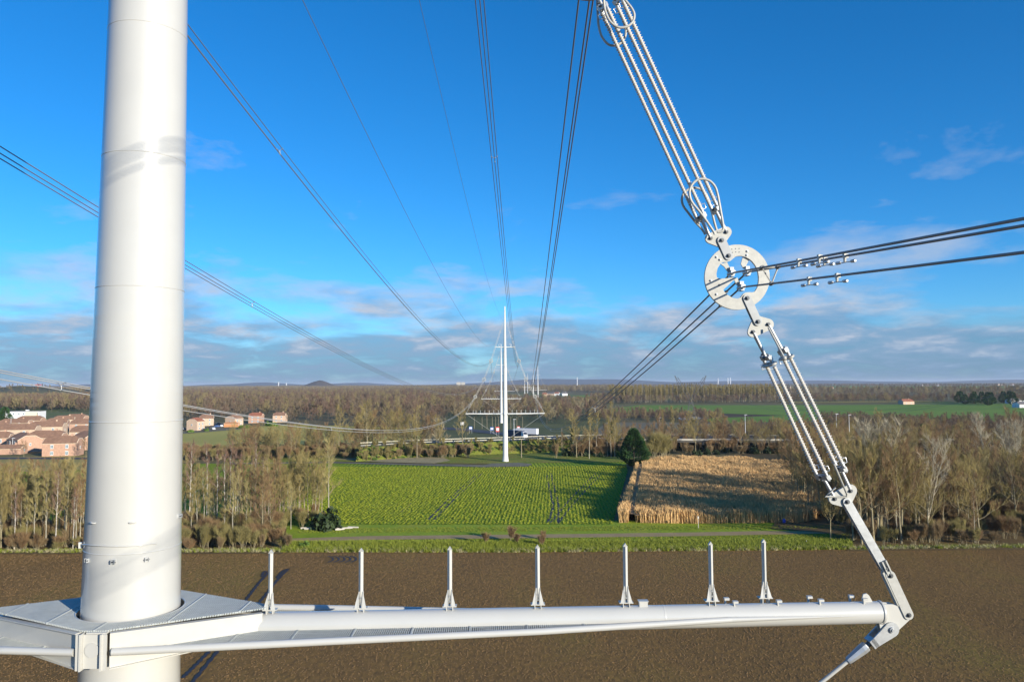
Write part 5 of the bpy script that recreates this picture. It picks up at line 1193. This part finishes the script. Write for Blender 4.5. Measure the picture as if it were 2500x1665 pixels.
for px, w, lb in ((1120, 36, 'left grey high-rise block on the skyline left of the far pylon'), (1131, 30, 'right grey high-rise block on the skyline left of the far pylon')):
    a = Wy(px, 933, 6500); o = MB().box(V((a.x, a.y, a.z/2)), (w/2*1.0, 12, a.z/2)).build('apartment_tower', 'concrete'); tag(o, lb, 'building')
# ================================================================== HILLS
def mound(name, cx, cy, rx, ry, H, m, seed, cone=False, amp=.25):
    b_ = MB(); n1, n2 = 60, 26; vs = []; fs = []
    for i in range(n2+1):
        u = i/n2
        for j in range(n1):
            a = 2*PI*j/n1; x, y = math.cos(a)*u, math.sin(a)*u
            h = (1-u**1.5)*(1-.3*u) if cone else (math.cos(u*PI)+1)/2
            h *= 1+amp*mn.noise(V((x*3+seed, y*3, seed)))
            if cone: h *= 1+.18*mn.noise(V((a*5, 1, seed)))*u
            vs.append(V((cx+x*rx, cy+y*ry, max(H*h, 0)-.5)))
    for i in range(n2):
        for j in range(n1): fs.append((i*n1+j, (i+1)*n1+j, (i+1)*n1+(j+1) % n1, i*n1+(j+1) % n1))
    b_.add(vs, fs, True); return tag(b_.build(name, m), kind='structure')
a = W(780, 945, 5200); mound('spoil_heap', a.x, 5200, 160, 160, W(780, 929, 5200).z*1.04, 'heap', 3, True, .1)
a = W(60, 945, 1500); mound('hill', W(70, 945, 1500).x, 1500, 190, 240, 27, 'hill_grass', 5)
mound('hill', W(290, 945, 1700).x, 1700, 190, 200, 28, 'hill_grass', 8)
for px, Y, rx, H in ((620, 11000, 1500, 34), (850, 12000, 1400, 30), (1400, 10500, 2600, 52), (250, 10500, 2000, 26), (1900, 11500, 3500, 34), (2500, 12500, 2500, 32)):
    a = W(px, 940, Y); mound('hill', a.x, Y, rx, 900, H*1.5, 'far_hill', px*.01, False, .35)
stuff('hill_wood', 'bare trees on the low hills behind the white block', 'forest', [(x, y, max(0, 27*(math.cos(min(math.hypot((x-cx0)/190, (y-1500)/240), 1)*PI)+1)/2-1)) for cx0 in (W(70, 945, 1500).x,) for x, y in [(cx0+random.Random(k).uniform(-190, 190), 1500+random.Random(k+999).uniform(-200, 60)) for k in range(260)]]
      + [(x, y, max(0, 28*(math.cos(min(math.hypot((x-cx0)/190, (y-1700)/200), 1)*PI)+1)/2-1)) for cx0 in (W(290, 945, 1700).x,) for x, y in [(cx0+random.Random(k+5).uniform(-170, 170), 1700+random.Random(k+1999).uniform(-190, 60)) for k in range(420)]], S_('far1', 'far0', 'far2'), .3, .55, 81)
# ================================================================== FAR PYLONS
def far_pylon(p, label, sc=1., detail=2, ls_=('left', 'right'), who=''):
    o = thing('transmission_pylon', label, 'pylon', p, 'white pylons in a row towards the horizon'); q = lambda x, z, y=0.: V((p.x+x*sc, p.y+y*sc, p.z+z*sc))
    za = FZA; zt = 55.9; mf = lambda z: .93*(1-z/zt)+.26
    n_ = 24 if detail > 1 else 10
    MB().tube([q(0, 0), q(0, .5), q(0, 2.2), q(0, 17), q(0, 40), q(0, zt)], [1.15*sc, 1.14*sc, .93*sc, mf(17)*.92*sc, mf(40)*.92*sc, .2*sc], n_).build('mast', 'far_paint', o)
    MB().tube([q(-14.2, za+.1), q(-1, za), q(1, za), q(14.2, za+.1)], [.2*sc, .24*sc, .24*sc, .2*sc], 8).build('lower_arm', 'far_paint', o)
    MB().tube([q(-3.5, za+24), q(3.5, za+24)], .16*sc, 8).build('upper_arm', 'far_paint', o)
    if detail > 1:
        for sg in (-1, 1):
            MB().box(q(sg*2.4, za-.02, 0), (1.6*sc, .9*sc, .12*sc)).build('walkway', 'grating', o)
            MB().tube([q(sg*1.0, za-.1, -1.1), q(sg*10, za-.05, -.2)], .07, 6).build('outer_tube', 'far_paint', o)
            for s_ in POSTS: MB().tube([q(sg*s_*1.02, za+.2), q(sg*s_*1.02, za+1.35)], .055, 4, smooth=False).build('post', 'far_paint', o)
            MB().tube([q(sg*2.0, za+24), q(sg*2.3, za+24.9), q(sg*1.7, za+25.1)], .07, 6).build('hook', 'far_paint', o)
        MB().box(q(0, za, -.95), (.35, .2, .45)).build('corner_box', 'far_paint', o)
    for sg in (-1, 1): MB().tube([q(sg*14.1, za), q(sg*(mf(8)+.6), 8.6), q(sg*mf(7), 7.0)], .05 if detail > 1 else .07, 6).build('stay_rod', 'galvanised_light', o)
    for sg in (-1, 1):
        sd = 'left' if sg < 0 else 'right'; nodes = [(14.2, za+.1)]+[(x, za+z) for x, z in FR]+[(.5, za+33.5)]
        if detail > 1:
            for k, (x, z) in enumerate(nodes[1:4]):
                c = q(sg*x, z); kn = ['lowest', 'middle', 'top'][k]
                r = thing('suspension_ring', f'{kn} small ring plate on the {sd} side of the {who}', 'ring plate', c, 'small ring plates on the '+who)
                MB().holed([c+V((.66*math.cos(w), -.04, .66*math.sin(w))) for w in [2*PI*i/24 for i in range(24)]], [c+V((.42*math.cos(w), -.04, .42*math.sin(w))) for w in [-2*PI*i/24 for i in range(24)]], V((0, .08, 0))).build('ring_plate', 'galvanised_light', r)
                MB().box(c, (.3, .05, .06)).box(c, (.06, .051, .3)).build('cable_clamp', 'galvanised', r)
        for k in range(4):
            a_, b_ = V((sg*nodes[k][0], 0, nodes[k][1])), V((sg*nodes[k+1][0], 0, nodes[k+1][1])); d = (b_-a_); L = d.length; d.normalize()
            if detail > 1:
                nx_ = V((d.z, 0, -d.x)); A_ = a_+d*(.7 if k else 2.6); B_ = b_-d*(.7 if k < 3 else 3.6)
                st = thing('insulator_string', f'{["lowest", "second", "third", "topmost"][k]} insulator string on the {sd} side of the {who}', 'insulator string', p+a_, 'insulator strings on the '+who)
                for s1 in (-.17, .17): MB().tube([p+A_+nx_*s1, p+B_+nx_*s1], .05, 6).build('insulator_rod', 'insulator', st)
                for e_ in (A_, B_): MB().tube([p+e_+nx_*.26*math.cos(w)+V((0, -.1, 0))+d*.35*math.sin(w) for w in [2*PI*i/14 for i in range(14)]], .035, 5, closed=True).build('grading_ring', 'galvanised_light', st)
                MB().piece().tube([p+a_+d*.5, p+A_], .06, 6).piece().tube([p+B_, p+b_-d*.5], .045, 6).build('link', 'galvanised_light', st)
            elif k < 4: MB().tube([p+a_*sc, p+b_*sc], .07*sc, 5).build('insulator_string', 'insulator', o)
    return o
far_pylon(FP, 'white pylon with crossarm standing at the far edge of the green crop field', 1., 2, who='far pylon')
P2 = G(1224, 1033); far_pylon(P2, 'white pylon just left behind the pylon at the crop field', 1., 2, who='second far pylon')
PX = [(1313.5, 978, 'third visible pylon right of the far pylon on the plain'), (1302, 966, 'small distant pylon just left of the third pylon'), (1288, 960, 'right one of two tiny distant pylons'), (1281, 961, 'left one of two tiny distant pylons'), (1232, 985, 'distant pylon mostly hidden behind the far pylon mast')]
PP = []
for px, py, lb in PX: p = G(px, py); PP.append(p); far_pylon(p, lb, 1., 1)
NB = [(FP, P2, 'between the far pylon and the one behind'), (P2, PP[4], 'beyond the second far pylon')]
for a_, b_, wh in NB:
    for sg in (-1, 1):
        for k, (x, z) in enumerate(FR):
            A_ = a_+V((sg*x, 0, FZA+z)); B_ = b_+V((sg*x, 0, FZA+z)); pts = [A_.lerp(B_, i/30)-ZV*28*(i/30)*(1-i/30) for i in range(31)]
            tag(MB().tube(pts, .045, 5, cap=False).build('power_cable', 'conductor'), f'{["lowest", "middle", "upper"][k]} {"left" if sg < 0 else "right"} cable {wh}', 'cable', 'cables beyond the far pylon')
# old lattice pylon and its lines
mat('lattice', (.13, .13, .13), .8)
p = G(1688, 1048); o = thing('lattice_pylon', 'old dark lattice pylon standing faintly on the plain at right', 'pylon', p); b_ = MB(); Hh = W(1688, 917, p.y).z
def bar(x0, z0, x1, z1, r=.08):
    for y in (-.6, .6): b_.tube([p+V((x0, y, z0)), p+V((x1, y, z1))], r, 4, smooth=False)
w0, zw, zc2 = 4.2, Hh*.52, Hh*.80
for s_ in (-1, 1): bar(s_*w0, 0, s_*.9, zw); bar(s_*.9, zw, s_*5.6, zc2); bar(0, zw*1.06, s_*3.4, zc2); bar(s_*5.6, zc2, s_*9.4, Hh); bar(s_*9.4, Hh, s_*7.6, zc2+1); bar(s_*5.6, zc2, s_*12.2, zc2+.9); bar(s_*12.2, zc2+.9, s_*5.6, zc2+2.2); bar(s_*5.6, zc2+2.2, s_*7.8, Hh-1)
bar(-5.6, zc2, 5.6, zc2); bar(-5.6, zc2+2.2, 5.6, zc2+2.2)
for i in range(7):
    u0, u1 = i/7, (i+1)/7; wa, wb = w0+(.9-w0)*u0, w0+(.9-w0)*u1; bar(-wa, zw*u0, wb, zw*u1, .07); bar(wa, zw*u0, -wb, zw*u1, .07)
for i in range(8): x = -5.6+1.4*i; bar(x, zc2, x+.7, zc2+2.2, .06); bar(x+.7, zc2+2.2, x+1.4, zc2, .06)
b_.build('lattice_frame', 'lattice', o)
for i, (dx, q, sg_) in enumerate(((12.2, W(2760, 872, 190), 15), (0, W(2900, 860, 230), 15))):
    A_ = p+V((dx, 0, zc2-2)); pts = [A_.lerp(q, k/40)-ZV*4*sg_*(k/40)*(1-k/40) for k in range(41)]
    tag(MB().tube(pts, .035, 5, cap=False).build('power_cable', 'conductor'), ['dark cable sagging from the lattice pylon across the right woods', 'upper dark cable from the lattice pylon to the right edge'][i], 'cable', 'cables of the lattice pylon')
# tall mast with red top on the left hill
mat('red_mast', (.6, .08, .06), .6); a = W(93, 938, 1500); o = MB().box(V((a.x, a.y, 30)), (4, 4, .8)).box(V((a.x, a.y, 28)), (.5, .5, 3)).build('lookout_mast', 'red_mast'); tag(o, 'tiny red platform on top of the left hill', 'tower')
# ================================================================== HAZE
hm = bpy.data.materials.new('haze'); hm.use_nodes = True; t = hm.node_tree; t.nodes.clear()
pv = t.nodes.new('ShaderNodeVolumePrincipled'); pv.inputs['Color'].default_value = (.72, .82, 1, 1); pv.inputs['Density'].default_value = 4.5e-5; pv.inputs['Anisotropy'].default_value = 0
ou = t.nodes.new('ShaderNodeOutputMaterial'); t.links.new(pv.outputs[0], ou.inputs['Volume']); MATS['haze'] = hm
NOCENTRE |= {'haze'}
tag(MB().box((0, 11500, 39.5), (17000, 13500, 41.5)).build('haze', 'haze'), 'thin blue haze over the distant plain', 'haze', kind='stuff')
